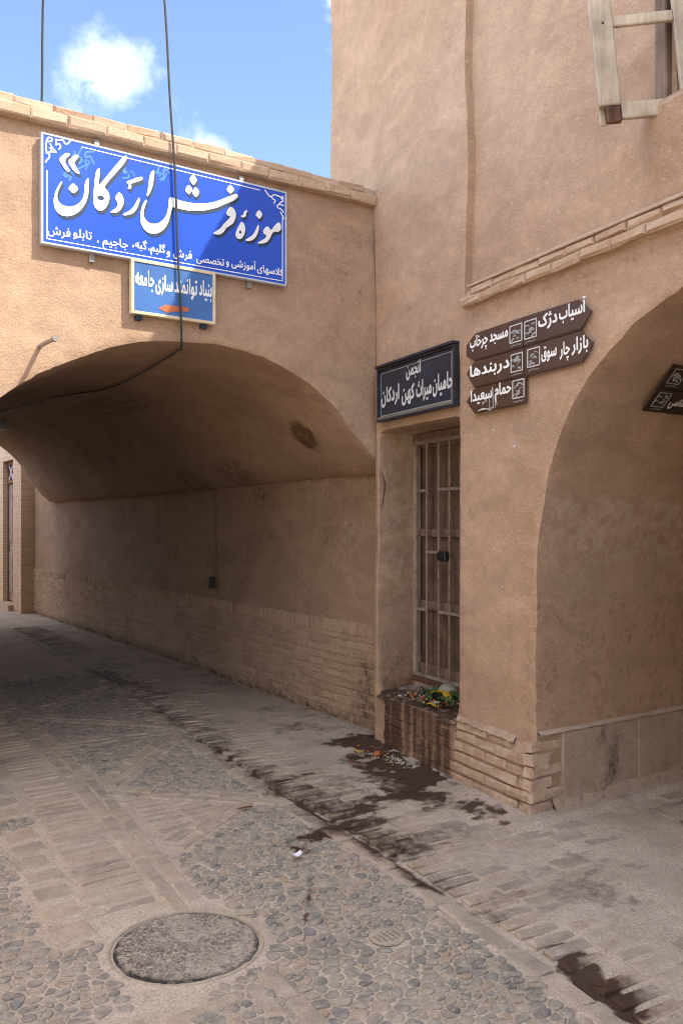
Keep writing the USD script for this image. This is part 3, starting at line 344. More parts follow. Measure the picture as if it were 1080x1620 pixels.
    'museum_line': '7697 450 7719 475 7797 375 7802 434 7797 524 7832 524 7840 325 7852 314 7924 314 7936 328 7934 346 7874 419 7877 447 7907 475 7979 515 7991 484 7989 478 7914 432 7954 382 7971 338 7969 307 7956 289 7919 273 7832 276 7817 286 7804 308 7784 289 7759 276 7699 276 7704 317 7752 317 7777 335 7744 390|7228 524 7260 524 7265 336 7280 314 7314 315 7323 363 7335 394 7358 422 7383 431 7400 425 7418 397 7420 357 7407 320 7420 314 7464 315 7477 338 7485 379 7515 373 7510 326 7518 315 7545 314 7560 335 7567 382 7597 376 7592 326 7601 315 7630 314 7642 331 7642 350 7627 413 7660 425 7675 360 7672 314 7657 286 7632 273 7592 276 7577 290 7552 273 7520 273 7493 292 7475 276 7432 273 7432 239 7415 208 7387 199 7350 208 7323 242 7316 273 7260 276 7245 286 7235 304;7351 282 7358 253 7369 243 7388 239 7400 251 7400 268 7388 282 7362 286;7348 320 7366 320 7382 337 7388 375 7381 391 7371 387 7361 371|6998 267 7003 329 7011 351 7016 351 7041 338 7031 280 7050 249 7068 239 7113 239 7142 252 7157 268 7160 280 7101 323 7096 335 7098 369 7113 400 7143 428 7173 435 7195 428 7205 419 7193 385 7175 394 7155 391 7136 374 7128 358 7132 342 7183 314 7195 295 7185 249 7161 221 7108 199 7053 202 7023 218 7008 236#6862 570 6876 589 6898 592 6920 579 6944 586 6951 567 6934 555 6915 555 6893 567 6871 558|6893 520 6924 520 6929 297 6898 297|6604 257 6648 270 6667 289 6623 303 6609 328 6611 372 6621 396 6642 421 6669 424 6686 415 6705 381 6712 334 6740 335 6780 415 6801 431 6821 431 6838 421 6852 403 6862 372 6859 331 6838 300 6806 297 6770 314 6753 297 6707 294 6695 266 6671 238 6616 217 6609 220;6787 353 6803 338 6823 338 6833 349 6833 363 6817 389 6806 390;6642 341 6654 331 6677 332 6671 373 6662 381 6653 380 6640 357|6483 257 6516 276 6538 305 6546 350 6529 406 6558 421 6577 359 6577 322 6565 282 6544 251 6498 220 6491 220|6529 471 6529 489 6539 502 6553 502 6563 486 6563 471 6553 458 6539 458|6054 285 6054 319 6066 369 6095 356 6086 297 6101 270 6131 257 6165 257 6202 273 6211 288 6208 299 6177 316 6182 356 6237 335 6272 335 6285 358 6293 400 6322 393 6318 345 6326 335 6351 335 6360 342 6372 403 6382 403 6401 396 6400 342 6408 335 6433 334 6445 349 6445 371 6430 437 6462 446 6476 381 6474 334 6466 316 6437 294 6409 294 6389 303 6382 314 6368 297 6327 294 6301 313 6283 297 6244 293 6240 266 6225 245 6187 223 6139 217 6088 229 6064 254|6387 465 6387 480 6397 493 6409 493 6418 480 6418 465 6401 452|6368 524 6377 536 6389 536 6399 524 6399 508 6384 496 6375 499 6368 508|6348 465 6348 480 6358 493 6370 493 6380 480 6380 465 6363 452|5859 257 5908 273 5922 290 5886 297 5871 310 5864 328 5864 359 5871 387 5890 415 5905 424 5924 424 5951 403 5965 353 5963 300 5951 266 5917 232 5869 217;5895 347 5905 334 5934 337 5931 360 5917 381 5909 381 5898 367#5760 436 5760 454 5769 467 5781 467 5791 454 5791 436 5781 423 5769 423|4812 231 4812 265 4824 315 4853 302 4844 244 4859 217 4889 203 4923 203 4960 219 4969 234 4958 252 4935 262 4940 302 4995 281 5025 281 5041 305 5048 349 5058 349 5077 343 5073 299 5081 284 5090 282 5135 349 5188 383 5222 380 5244 361 5253 333 5249 287 5253 281 5293 285 5304 305 5311 349 5340 343 5335 299 5344 284 5353 282 5398 349 5451 383 5485 380 5506 361 5516 333 5511 287 5516 281 5581 284 5639 313 5638 320 5610 336 5557 337 5552 374 5567 380 5610 377 5662 343 5687 340 5692 299 5682 299 5677 292 5690 281 5735 281 5747 292 5750 321 5738 383 5769 392 5781 330 5781 290 5772 262 5752 247 5731 240 5678 244 5663 253 5646 278 5613 256 5562 240 5521 240 5480 253 5437 237 5376 237 5340 247 5321 263 5306 247 5290 240 5258 240 5218 253 5174 237 5114 237 5077 247 5058 263 5036 244 5001 240 4995 206 4976 185 4945 169 4904 163 4870 166 4841 178 4822 200;5393 284 5395 278 5456 281 5482 301 5485 322 5471 342 5448 343 5416 317;5130 284 5133 278 5193 281 5219 300 5222 322 5208 342 5185 343 5153 317|5716 436 5716 454 5726 467 5738 467 5748 454 5748 436 5738 423 5726 423|5564 442 5574 457 5588 457 5598 442 5598 426 5588 414 5574 414 5564 426#4393 228 4434 250 4462 289 4465 321 4446 377 4478 392 4505 317 4515 309 4604 312 4617 329 4574 330 4556 343 4548 361 4550 405 4561 430 4588 454 4622 454 4644 436 4657 402 4660 343 4647 302 4633 287 4590 268 4516 268 4496 277 4467 228 4441 206 4409 191;4585 377 4596 368 4624 371 4619 403 4608 417 4597 416 4585 402|4582 519 4593 535 4609 535 4620 519 4620 504 4609 492 4593 492 4582 504|4024 259 4029 321 4037 343 4042 343 4067 330 4059 272 4073 244 4099 231 4128 231 4158 244 4176 278 4173 324 4163 368 4187 377 4198 377 4208 330 4223 309 4246 309 4256 316 4270 377 4302 371 4296 321 4305 310 4340 309 4352 323 4353 345 4336 411 4363 420 4374 417 4387 355 4387 318 4377 290 4353 271 4310 268 4291 275 4281 285 4254 268 4213 274 4203 240 4181 213 4155 197 4117 191 4085 194 4056 206 4037 225|4272 439 4272 454 4283 467 4296 467 4307 454 4307 439 4299 430 4288 426|4251 482 4251 498 4262 510 4275 510 4286 498 4286 482 4278 473 4267 470|4230 454 4240 467 4254 467 4264 454 4264 439 4248 426 4238 430 4230 439|3807 231 3861 247 3878 264 3837 271 3821 284 3813 303 3813 333 3821 361 3842 389 3858 399 3879 399 3898 389 3920 352 3925 327 3922 275 3909 240 3871 206 3818 191 3813 194;3847 322 3858 309 3890 312 3887 335 3872 355 3862 355 3851 342#3279 276 3281 338 3296 379 3328 419 3368 441 3395 435 3420 365 3436 342 3462 342 3476 352 3489 413 3521 407 3516 357 3525 345 3579 345 3583 453 3578 552 3612 552 3615 388 3620 355 3632 342 3699 342 3711 356 3708 373 3649 447 3652 475 3681 503 3753 543 3763 506 3689 459 3728 410 3743 379 3743 335 3723 311 3694 301 3630 301 3603 320 3573 301 3531 301 3498 322 3464 301 3432 301 3410 315 3390 298 3368 298 3348 307 3319 339 3311 314 3311 280 3328 180 3304 171 3296 171 3294 180;3341 377 3365 342 3387 339 3392 344 3385 383 3373 400|3632 521 3728 590 3736 586 3741 562 3644 497|3499 239 3506 267 3523 270 3533 255 3533 239 3523 227 3511 227|3457 239 3457 258 3467 270 3479 270 3489 258 3489 239 3479 227 3467 227|3207 320 3210 351 3222 382 3229 385 3247 369 3237 342 3249 329 3247 307 3239 301 3222 301#2783 380 2786 417 2810 452 2834 467 2859 474 2860 501 2894 501 2900 377 2914 350 2954 353 2965 377 2971 421 2979 421 3003 414 3000 365 3004 356 3016 349 3095 349 3108 364 3105 381 3042 455 3045 483 3077 510 3148 551 3153 551 3166 520 3085 468 3127 417 3145 374 3140 337 3121 318 3106 312 3013 309 2981 329 2971 318 2947 309 2910 309 2884 321 2871 340 2839 337 2812 343 2789 365;2820 390 2839 377 2864 378 2862 433 2849 433 2832 423 2818 403|3024 529 3127 597 3135 594 3140 569 3037 504|2960 262 2971 278 2984 278 2995 269 2997 247 2987 235 2971 235 2960 247|2702 328 2704 359 2717 390 2725 393 2744 377 2733 350 2746 337 2744 315 2736 309 2717 309#2302 497 2339 497 2345 308 2355 290 2431 289 2463 299 2499 319 2489 332 2465 342 2402 342 2396 379 2414 385 2465 382 2527 349 2556 345 2562 305 2538 301 2468 261 2428 249 2354 246 2322 258 2308 289|2451 203 2462 218 2476 218 2488 209 2491 187 2479 175 2462 175 2451 187|1772 221 1775 283 1792 323 1829 364 1874 385 1906 379 1935 310 1954 286 1983 286 1999 297 2014 358 2051 351 2046 302 2065 286 2140 289 2207 319 2198 332 2174 342 2111 342 2105 379 2123 385 2174 382 2236 349 2268 342 2271 305 2233 295 2177 261 2117 246 2063 246 2037 255 2025 266 1986 246 1949 246 1923 259 1900 243 1874 243 1852 252 1816 283 1809 258 1809 224 1829 125 1800 116 1792 116 1789 125;1843 321 1871 287 1897 283 1903 288 1894 327 1881 345|2160 187 2160 203 2171 218 2191 215 2200 203 2200 187 2188 175 2171 175|2026 199 2034 212 2054 215 2066 199 2066 184 2054 172 2040 172 2026 184|1977 184 1977 203 1989 215 2003 215 2014 203 2014 184 2003 172 1989 172|1606 265 1609 296 1623 327 1632 330 1649 320 1652 314 1641 287 1655 274 1652 252 1643 246 1623 246#1415 517 1427 529 1442 529 1454 517 1454 498 1442 486 1427 486 1415 498|1272 554 1311 554 1317 365 1328 347 1385 343 1399 354 1403 383 1388 445 1427 455 1442 393 1442 353 1424 318 1379 303 1326 303 1302 309 1287 321 1278 346|1362 517 1374 529 1388 529 1400 517 1400 498 1388 486 1374 486 1362 498|891 266 946 278 969 298 915 312 897 337 900 380 912 405 939 430 972 433 992 424 1016 390 1024 344 1070 343 1078 348 1082 454 1076 554 1117 554 1120 390 1124 364 1140 344 1180 343 1191 351 1195 383 1180 445 1219 455 1234 393 1234 353 1213 315 1177 303 1138 303 1107 322 1070 303 1019 303 1004 275 975 247 906 225 897 228;953 389 936 352 944 344 983 342 980 368 970 386|1171 256 1183 272 1198 272 1210 263 1213 241 1201 228 1183 228 1171 241#542 219 585 241 613 280 616 312 597 368 630 383 658 308 668 300 760 303 773 320 729 321 710 334 702 352 704 396 715 420 743 445 779 445 801 427 814 393 817 334 803 293 790 278 746 259 669 259 649 268 619 219 591 197 558 182;737 371 751 359 781 365 776 394 762 408 753 408 741 394|737 510 748 526 765 526 776 510 776 495 765 482 748 482 737 495|162 250 167 312 176 334 181 334 206 321 198 263 213 235 239 222 269 222 301 235 319 269 316 315 305 358 330 368 341 368 352 320 367 300 391 300 401 307 415 368 448 362 443 312 452 300 488 300 500 314 501 336 484 402 512 411 523 408 536 346 536 309 525 281 500 262 456 259 437 265 426 276 399 259 357 265 346 231 324 203 297 188 258 182 225 185 195 197 176 216|418 445 429 458 443 458 454 445 454 430 437 417 426 420 418 430|396 489 407 501 421 501 432 489 432 473 415 461 404 464 396 473|374 445 385 458 399 458 410 445 410 430 393 417 382 420 374 430',
    'museum_orn': '103 2371 128 2412 182 2476 196 2519 187 2562 124 2567 110 2584 94 2800 115 2974 133 3023 161 3061 197 3082 264 3081 294 3064 316 3021 311 2988 293 2964 265 2945 180 2910 157 2916 152 2932 160 2946 245 2982 272 3005 264 3034 232 3042 207 3040 188 3029 156 2965 136 2799 150 2625 227 2657 248 2690 250 2738 203 2747 196 2761 200 2776 219 2784 261 2780 277 2771 243 2814 219 2872 220 2890 235 2900 255 2892 279 2835 308 2798 410 2705 421 2675 396 2652 275 2648 253 2623 206 2600 229 2576 237 2550 231 2484 201 2431 150 2370 126 2305 111 2296 95 2301 88 2315;293 2742 290 2689 363 2689 287 2760|501 2845 510 2878 491 2923 468 2920 418 2880 388 2873 372 2885 371 2903 388 2917 370 3034 382 3066 410 3073 435 3060 471 3060 558 3100 591 3104 618 3094 648 3056 654 3024 685 3010 735 3036 801 3127 862 3186 877 3191 891 3185 897 3169 891 3156 833 3100 764 3006 717 2975 667 2969 640 2980 620 2999 586 3062 481 3019 448 3015 412 3025 426 2942 478 2967 507 2962 534 2940 548 2906 550 2853 538 2824 492 2766 470 2762 459 2774 459 2790#7994 2215 7946 2335 7878 2422 7878 2438 7889 2449 7911 2445 7981 2356 8007 2303 8027 2235 8022 2215 8008 2209|7999 2435 7944 2498 7903 2524 7818 2535 7786 2547 7745 2583 7738 2611 7750 2644 7813 2692 7817 2708 7879 2775 7928 2818 7975 2845 7912 2886 7904 2926 7703 2963 7667 2959 7608 2930 7582 2895 7586 2858 7610 2835 7688 2819 7706 2789 7701 2755 7660 2676 7639 2665 7626 2673 7623 2688 7663 2769 7664 2786 7590 2800 7565 2818 7542 2866 7487 2863 7436 2881 7282 3042 7282 3067 7295 3074 7310 3070 7445 2926 7490 2903 7543 2906 7558 2936 7583 2961 7658 2998 7749 3000 7929 2962 7982 3012 8005 3010 8011 2986 7978 2954 8021 2944 8028 2932 8025 2917 8009 2908 7943 2915 7955 2900 8009 2868 8017 2835 8001 2814 7930 2768 7874 2711 7920 2713 8014 2696 8027 2684 8026 2667 8009 2656 7917 2673 7856 2666 7798 2636 7778 2611 7790 2592 7826 2574 7885 2569 7946 2548 8024 2466 8026 2444 8014 2434',
    'museum_spray': '1366 2620 1263 2653 1255 2664 1257 2677 1277 2685 1398 2646 1409 2631 1271 2349 1250 2347 1242 2367 1307 2499 1071 2329 1046 2330 1035 2349 1043 2368 1271 2533 1219 2626 1227 2652 1244 2658 1261 2649 1325 2535|1089 2482 1073 2478 1055 2485 992 2564 1036 2627 1044 2605 1139 2672 1070 2675 1083 2713 1152 2710 1167 2694 1157 2674 1190 2644 1194 2620;1074 2554 1074 2553 1074 2553|884 2702 870 2741 887 2758 911 2757 930 2736|933 2739 908 2825 919 2841 936 2847 952 2843 964 2830 989 2758 954 2753|1139 3017 1150 3028 1165 3027 1175 3016 1176 3003 1066 2758 1026 2763|1399 2834 1429 2821 1539 2609 1541 2587 1526 2569 1504 2567 1488 2579 1392 2763 1278 2697 1254 2707 1247 2733 1226 2731 1210 2745 1208 2765 1260 2918 1482 2979 1505 2975 1517 2952 1501 2928 1299 2874 1261 2752#2622 2432 2608 2411 2405 2335 2386 2336 2373 2350 2372 2368 2385 2382 2567 2450 2551 2521 2568 2546 2585 2546 2599 2532|2701 2660 2714 2654 2796 2510 2791 2493 2775 2493 2780 2475 2772 2465 2756 2471 2701 2616 2617 2575 2600 2584 2604 2603|2406 2513 2394 2549 2383 2706 2407 2735 2422 2739 2434 2771 2469 2793 2488 2793 2503 2781 2507 2765 2474 2626 2544 2599 2552 2579 2546 2553 2529 2535 2424 2506#3639 2549 3620 2542 3600 2551 3591 2569 3597 2589 3553 2559 3539 2564 3534 2579 3691 2703 3654 2782 3665 2802 3688 2808 3696 2831 3678 2839 3663 2866 3708 2968 3723 2977 3896 2984 3905 2966 3894 2952 3806 2947 3927 2883 3936 2869 3932 2850 3919 2840 3902 2841 3777 2906 3710 2835 3810 2831 3824 2820 3825 2804 3718 2577 3704 2569 3689 2573 3681 2586 3684 2603;3709 2793 3747 2736 3773 2791;3727 2925 3744 2943 3735 2943|3583 2664 3562 2664 3420 2785 3418 2804 3403 2826 3426 2829 3482 2782 3534 3020 3559 3040 3579 3033 3589 3011 3547 2818 3622 2829 3637 2810 3633 2788 3649 2770;3516 2754 3569 2707 3612 2776#858 2065 862 2034 807 1923 784 1910 763 1919 756 1942 801 2035 766 2060 708 1994 688 1989 595 2041 584 2061 591 2080 606 2088 644 2073 613 2138 613 2154 625 2168 646 2168 671 2129 683 2186 717 2161 739 2160 733 2152 758 2125 766 2163 797 2166 787 2122 847 2165 929 2107 928 2094 915 2090 846 2139 798 2101;696 2133 688 2099 722 2105;757 2090 762 2079 768 2093 784 2102 780 2109 765 2108;687 2047 690 2050 684 2049|908 2197 923 2184 912 2168 813 2170 828 2199',
    'blue': '2360 1355 2392 1355 2397 1012 2399 965 2411 937 2433 937 2442 945 2453 978 2462 1080 2492 1068 2490 974 2496 950 2510 937 2536 943 2547 979 2555 1087 2584 1068 2582 974 2587 950 2599 937 2625 937 2633 945 2640 974 2629 1143 2662 1168 2673 1049 2671 924 2656 868 2629 843 2582 849 2564 884 2545 849 2503 843 2484 862 2473 890 2455 855 2438 843 2401 843 2384 855 2370 887 2364 943|2629 687 2623 749 2634 780 2645 780 2656 755 2656 705 2645 680|2549 1187 2549 1224 2560 1255 2573 1255 2584 1224 2584 1187 2573 1155 2560 1155|2471 718 2473 762 2481 780 2492 780 2503 755 2503 712 2494 687 2481 687|2429 718 2431 762 2440 780 2451 780 2462 755 2462 712 2453 687 2440 687|2233 868 2242 962 2266 943 2285 943 2300 972 2296 1032 2270 1149 2299 1205 2333 1018 2331 905 2318 868 2294 843 2253 849#2130 1237 2133 1280 2142 1299 2154 1299 2166 1274 2166 1230 2156 1205 2142 1205|1950 762 1993 781 2007 809 2005 818 1990 818 1969 837 1955 893 1959 999 1983 1080 1999 1099 2018 1099 2034 1080 2055 999 2061 914 2100 912 2115 926 2121 962 2107 1124 2138 1149 2145 1143 2156 1012 2156 931 2142 855 2126 830 2102 818 2055 817 2034 730 2009 687 1985 668 1957 668;1995 977 1993 920 2004 906 2020 906 2022 957 2009 999 2003 998|2086 1237 2088 1280 2098 1299 2109 1299 2121 1274 2121 1230 2112 1205 2098 1205|1887 1330 1924 1330 1929 824 1894 824|1392 843 1404 930 1429 912 1450 912 1467 940 1462 1001 1434 1118 1462 1174 1467 1174 1481 1118 1507 946 1526 912 1542 912 1558 940 1568 1062 1601 1043 1598 950 1604 926 1617 912 1636 912 1666 1043 1690 1099 1706 1112 1727 1105 1739 1087 1772 933 1786 912 1814 918 1823 948 1823 993 1812 1124 1847 1149 1858 1030 1858 918 1840 843 1812 818 1776 818 1753 846 1732 812 1711 812 1687 837 1673 870 1657 830 1643 818 1598 824 1580 859 1558 824 1547 818 1516 818 1502 830 1493 853 1479 830 1460 818 1427 818;1690 962 1700 926 1713 906 1725 906 1732 923 1727 970 1711 1018 1698 1003|1809 1237 1809 1274 1821 1305 1835 1305 1847 1274 1847 1237 1835 1205 1821 1205|1563 1162 1563 1199 1575 1230 1589 1230 1601 1199 1601 1162 1589 1130 1575 1130#1061 1315 1092 1315 1097 972 1099 926 1106 903 1131 896 1140 910 1156 1034 1184 1015 1182 912 1192 896 1208 897 1222 945 1226 1034 1241 1034 1258 1021 1254 929 1259 904 1267 896 1288 903 1296 932 1297 971 1284 1102 1316 1127 1328 1002 1328 902 1311 827 1290 802 1254 809 1240 842 1233 821 1216 802 1180 809 1164 841 1152 815 1137 802 1101 802 1080 821 1065 902|944 740 970 773 992 831 999 915 984 1027 1003 1059 1016 1065 1031 952 1031 852 1024 796 1003 721 961 652 952 652|988 1208 999 1240 1012 1240 1022 1209 1022 1171 1012 1140 999 1140 988 1171|765 796 767 902 780 977 805 946 797 840 811 772 833 746 859 746 887 772 899 799 901 824 859 884 848 934 848 984 859 1052 884 1121 903 1140 925 1140 946 1109 935 1027 920 1046 905 1046 882 991 882 958 887 942 925 896 937 852 937 809 931 765 910 702 888 671 861 652 814 659 788 690 774 734#522 1371 554 1371 558 1028 561 982 574 953 619 959 651 984 671 1017 669 1033 651 1052 638 1059 599 1053 595 1153 608 1159 647 1153 666 1134 698 1084 720 1078 724 984 713 984 695 964 655 896 629 871 604 859 563 859 541 878 533 903 526 959|642 703 636 765 647 796 657 796 668 771 668 721 657 696|114 1003 118 1103 138 1165 163 1203 177 1211 178 1265 213 1265 217 996 222 967 231 953 258 953 274 968 256 1028 251 1065 254 1109 266 1146 299 1184 324 1184 342 1165 354 1115 354 1046 342 960 373 953 379 960 406 1084 421 1128 436 1146 455 1146 477 1115 494 1034 494 953 481 890 462 865 430 871 408 900 397 871 382 859 346 859 303 896 273 865 223 859 202 878 189 915 153 909 138 921 120 959;435 1038 425 984 442 959 454 959 462 977 457 1030 447 1052;286 1078 309 1012 322 1052 320 1086 312 1102 290 1096;148 1040 161 1009 181 1010 178 1115 164 1108 149 1068',
    'arrow': '848 230 1076 380 1883 395 1862 271 1350 200 1160 134',
    'black': '2803 1750 2856 1750 2862 1304 2813 1304|1924 1288 1924 1354 1940 1447 1986 1420 1973 1331 1984 1278 2008 1249 2058 1244 2090 1262 2103 1285 2114 1325 2114 1376 2098 1491 2147 1508 2164 1405 2189 1381 2216 1381 2228 1401 2258 1497 2291 1546 2314 1557 2344 1552 2360 1535 2377 1502 2407 1400 2426 1381 2505 1392 2538 1409 2568 1439 2558 1458 2518 1474 2459 1469 2452 1557 2468 1563 2531 1557 2560 1541 2609 1497 2642 1491 2649 1409 2632 1408 2628 1398 2649 1381 2692 1381 2703 1388 2714 1413 2715 1453 2698 1568 2747 1590 2764 1486 2764 1387 2754 1348 2738 1321 2698 1299 2626 1304 2603 1321 2580 1361 2518 1315 2465 1299 2413 1299 2380 1324 2350 1293 2321 1293 2288 1315 2267 1344 2245 1310 2226 1299 2189 1299 2165 1310 2150 1244 2127 1200 2104 1178 2065 1161 2012 1161 1983 1172 1956 1194 1937 1227;2291 1425 2306 1394 2323 1376 2341 1376 2350 1391 2343 1433 2321 1474 2302 1462|2695 1667 2695 1700 2711 1728 2731 1728 2747 1700 2747 1667 2731 1640 2711 1640|2508 1189 2508 1222 2524 1249 2541 1249 2557 1227 2557 1183 2541 1161 2518 1167|2016 1579 2016 1612 2032 1640 2052 1640 2068 1612 2068 1579 2052 1552 2032 1552#4426 1078 4479 1078 4486 707 4490 657 4503 634 4512 626 4591 633 4652 667 4674 696 4671 712 4641 733 4618 740 4555 734 4547 842 4569 848 4619 848 4666 821 4712 774 4733 761 4759 761 4762 659 4733 652 4641 558 4590 531 4494 524 4458 545 4443 572 4433 632|3906 1078 3960 1078 3967 707 3971 657 3983 633 4027 626 4040 634 4060 671 4074 781 4096 781 4125 767 4121 667 4129 642 4153 626 4179 626 4202 662 4232 767 4257 815 4282 835 4314 835 4350 801 4375 734 4379 626 4372 592 4357 558 4325 531 4271 538 4235 568 4207 531 4142 524 4110 545 4093 575 4064 538 4035 524 3974 524 3938 545 3924 572 3913 632;4280 718 4264 660 4269 648 4293 633 4312 633 4325 652 4317 710 4300 733|4089 389 4092 437 4107 457 4125 457 4142 430 4142 383 4128 356 4107 356|4021 389 4024 437 4039 457 4056 457 4074 430 4074 383 4060 356 4039 356|3598 511 3601 632 3616 707 3630 707 3666 680 3652 565 3663 508 3675 486 3706 464 3745 464 3775 485 3794 522 3806 600 3798 681 3781 767 3820 801 3834 794 3856 680 3859 565 3845 477 3809 403 3752 362 3695 362 3662 376 3634 403 3612 443|3698 869 3698 909 3716 943 3738 943 3756 909 3756 869 3738 835 3716 835#3017 424 3063 466 3097 535 3104 620 3081 741 3123 781 3129 781 3136 754 3156 630 3178 599 3217 606 3235 642 3249 754 3294 741 3294 622 3319 599 3343 600 3364 636 3390 741 3413 788 3435 808 3464 808 3496 775 3512 734 3522 687 3522 599 3503 532 3474 505 3426 511 3393 542 3368 505 3310 498 3281 518 3265 549 3239 511 3213 498 3171 498 3149 518 3129 451 3107 403 3078 363 3039 329 3030 349;3422 626 3445 606 3461 606 3473 623 3474 653 3460 698 3445 707 3429 683 3419 640|3261 363 3265 410 3277 430 3294 430 3310 403 3310 356 3297 329 3277 329|3200 363 3203 410 3216 430 3232 430 3249 403 3249 356 3236 329 3216 329|2952 1051 3004 1051 3010 505 2962 505|2582 700 2592 781 2608 788 2637 775 2631 693 2634 659 2645 628 2665 606 2699 592 2781 592 2830 606 2854 628 2865 659 2853 808 2898 835 2914 721 2914 619 2907 586 2888 545 2849 511 2779 491 2682 491 2627 518 2602 552 2586 599|2756 896 2769 923 2788 923 2801 896 2801 862 2788 829 2769 829 2756 862|2701 896 2714 923 2736 924 2746 896 2746 862 2734 829 2714 829 2701 862|2738 929 2727 964 2727 997 2740 1024 2759 1024 2772 997 2772 964 2759 930#1627 483 1631 598 1648 679 1656 679 1706 645 1689 530 1702 473 1716 451 1753 429 1798 429 1828 443 1855 479 1869 530 1869 591 1848 733 1910 753 1927 644 1941 613 1965 598 2015 598 2023 617 2031 699 2056 780 2086 827 2119 854 2152 854 2173 841 2202 780 2206 685 2187 606 2337 598 2356 623 2352 660 2261 807 2265 881 2327 949 2423 1023 2440 1016 2461 942 2339 836 2398 739 2423 672 2428 591 2415 550 2386 517 2340 496 2229 495 2223 409 2215 382 2190 348 2165 334 2098 341 2065 368 2040 409 2021 495 1965 496 1936 512 1927 498 1927 469 1906 409 1873 361 1806 328 1739 328 1702 341 1668 368 1643 409;2090 503 2095 472 2122 436 2149 436 2165 468 2160 493 2136 523 2097 523;2086 612 2095 605 2131 642 2144 700 2133 752 2117 745 2103 715|1744 841 1744 881 1764 915 1789 915 1810 881 1810 841 1789 807 1764 807#1376 1146 1446 1146 1455 599 1390 599|1137 525 1200 567 1245 637 1255 673 1255 714 1224 842 1289 883 1320 754 1320 647 1298 566 1250 491 1172 431 1159 431|929 640 950 721 998 701 1037 701 1067 731 1058 798 1007 923 1063 984 1089 930 1133 782 1137 694 1129 660 1102 620 1055 593 972 599 933 620|572 1146 637 1146 646 775 651 725 677 694 785 694 806 717 807 735 793 779 707 903 707 964 720 991 776 1045 876 1119 894 1112 915 1031 788 933 850 836 876 768 881 687 859 633 837 613 789 593 655 593 620 606 594 640 581 701|198 579 202 701 220 775 237 775 281 748 263 633 277 576 291 554 329 532 377 532 413 553 436 590 450 668 441 749 420 836 468 869 485 863 511 748 515 633 498 545 455 471 385 431 315 431 276 444 241 471 215 512|320 937 320 977 341 1011 368 1011 389 977 389 937 368 903 341 903',
    'passage': '431 340 461 340 466 81 469 66 479 51 509 51 516 56 523 75 530 144 535 149 558 140 556 72 569 51 605 52 618 84 625 140 652 132 648 68 656 52 681 51 694 80 701 144 729 136 724 73 729 56 736 51 759 51 770 71 770 101 756 191 786 204 800 115 798 51 784 13 763 -4 726 0 710 23 696 0 687 -4 648 0 633 22 616 0 567 -4 551 4 540 24 530 9 510 -4 473 -4 454 4 443 21 436 55|715 229 715 251 724 268 735 268 745 251 745 230 738 217 729 213|696 310 705 327 717 327 726 310 726 289 712 272 703 276 696 289|678 251 687 268 699 268 708 251 708 230 694 213 685 217 678 230|523 234 533 255 546 255 556 238 556 213 546 196 533 196 523 213|0 -17 0 30 12 98 39 81 30 0 45 -37 74 -55 106 -55 142 -33 150 -13 147 2 118 26 122 81 175 51 208 51 221 84 228 140 256 132 252 65 260 51 284 51 292 61 304 144 311 144 332 136 327 93 330 61 336 51 362 51 373 75 373 101 360 187 390 204 403 115 401 51 387 13 364 -4 327 0 314 19 300 0 290 -4 261 -4 247 4 236 22 219 0 181 -5 175 -51 164 -72 143 -93 88 -111 55 -106 28 -89 9 -59',
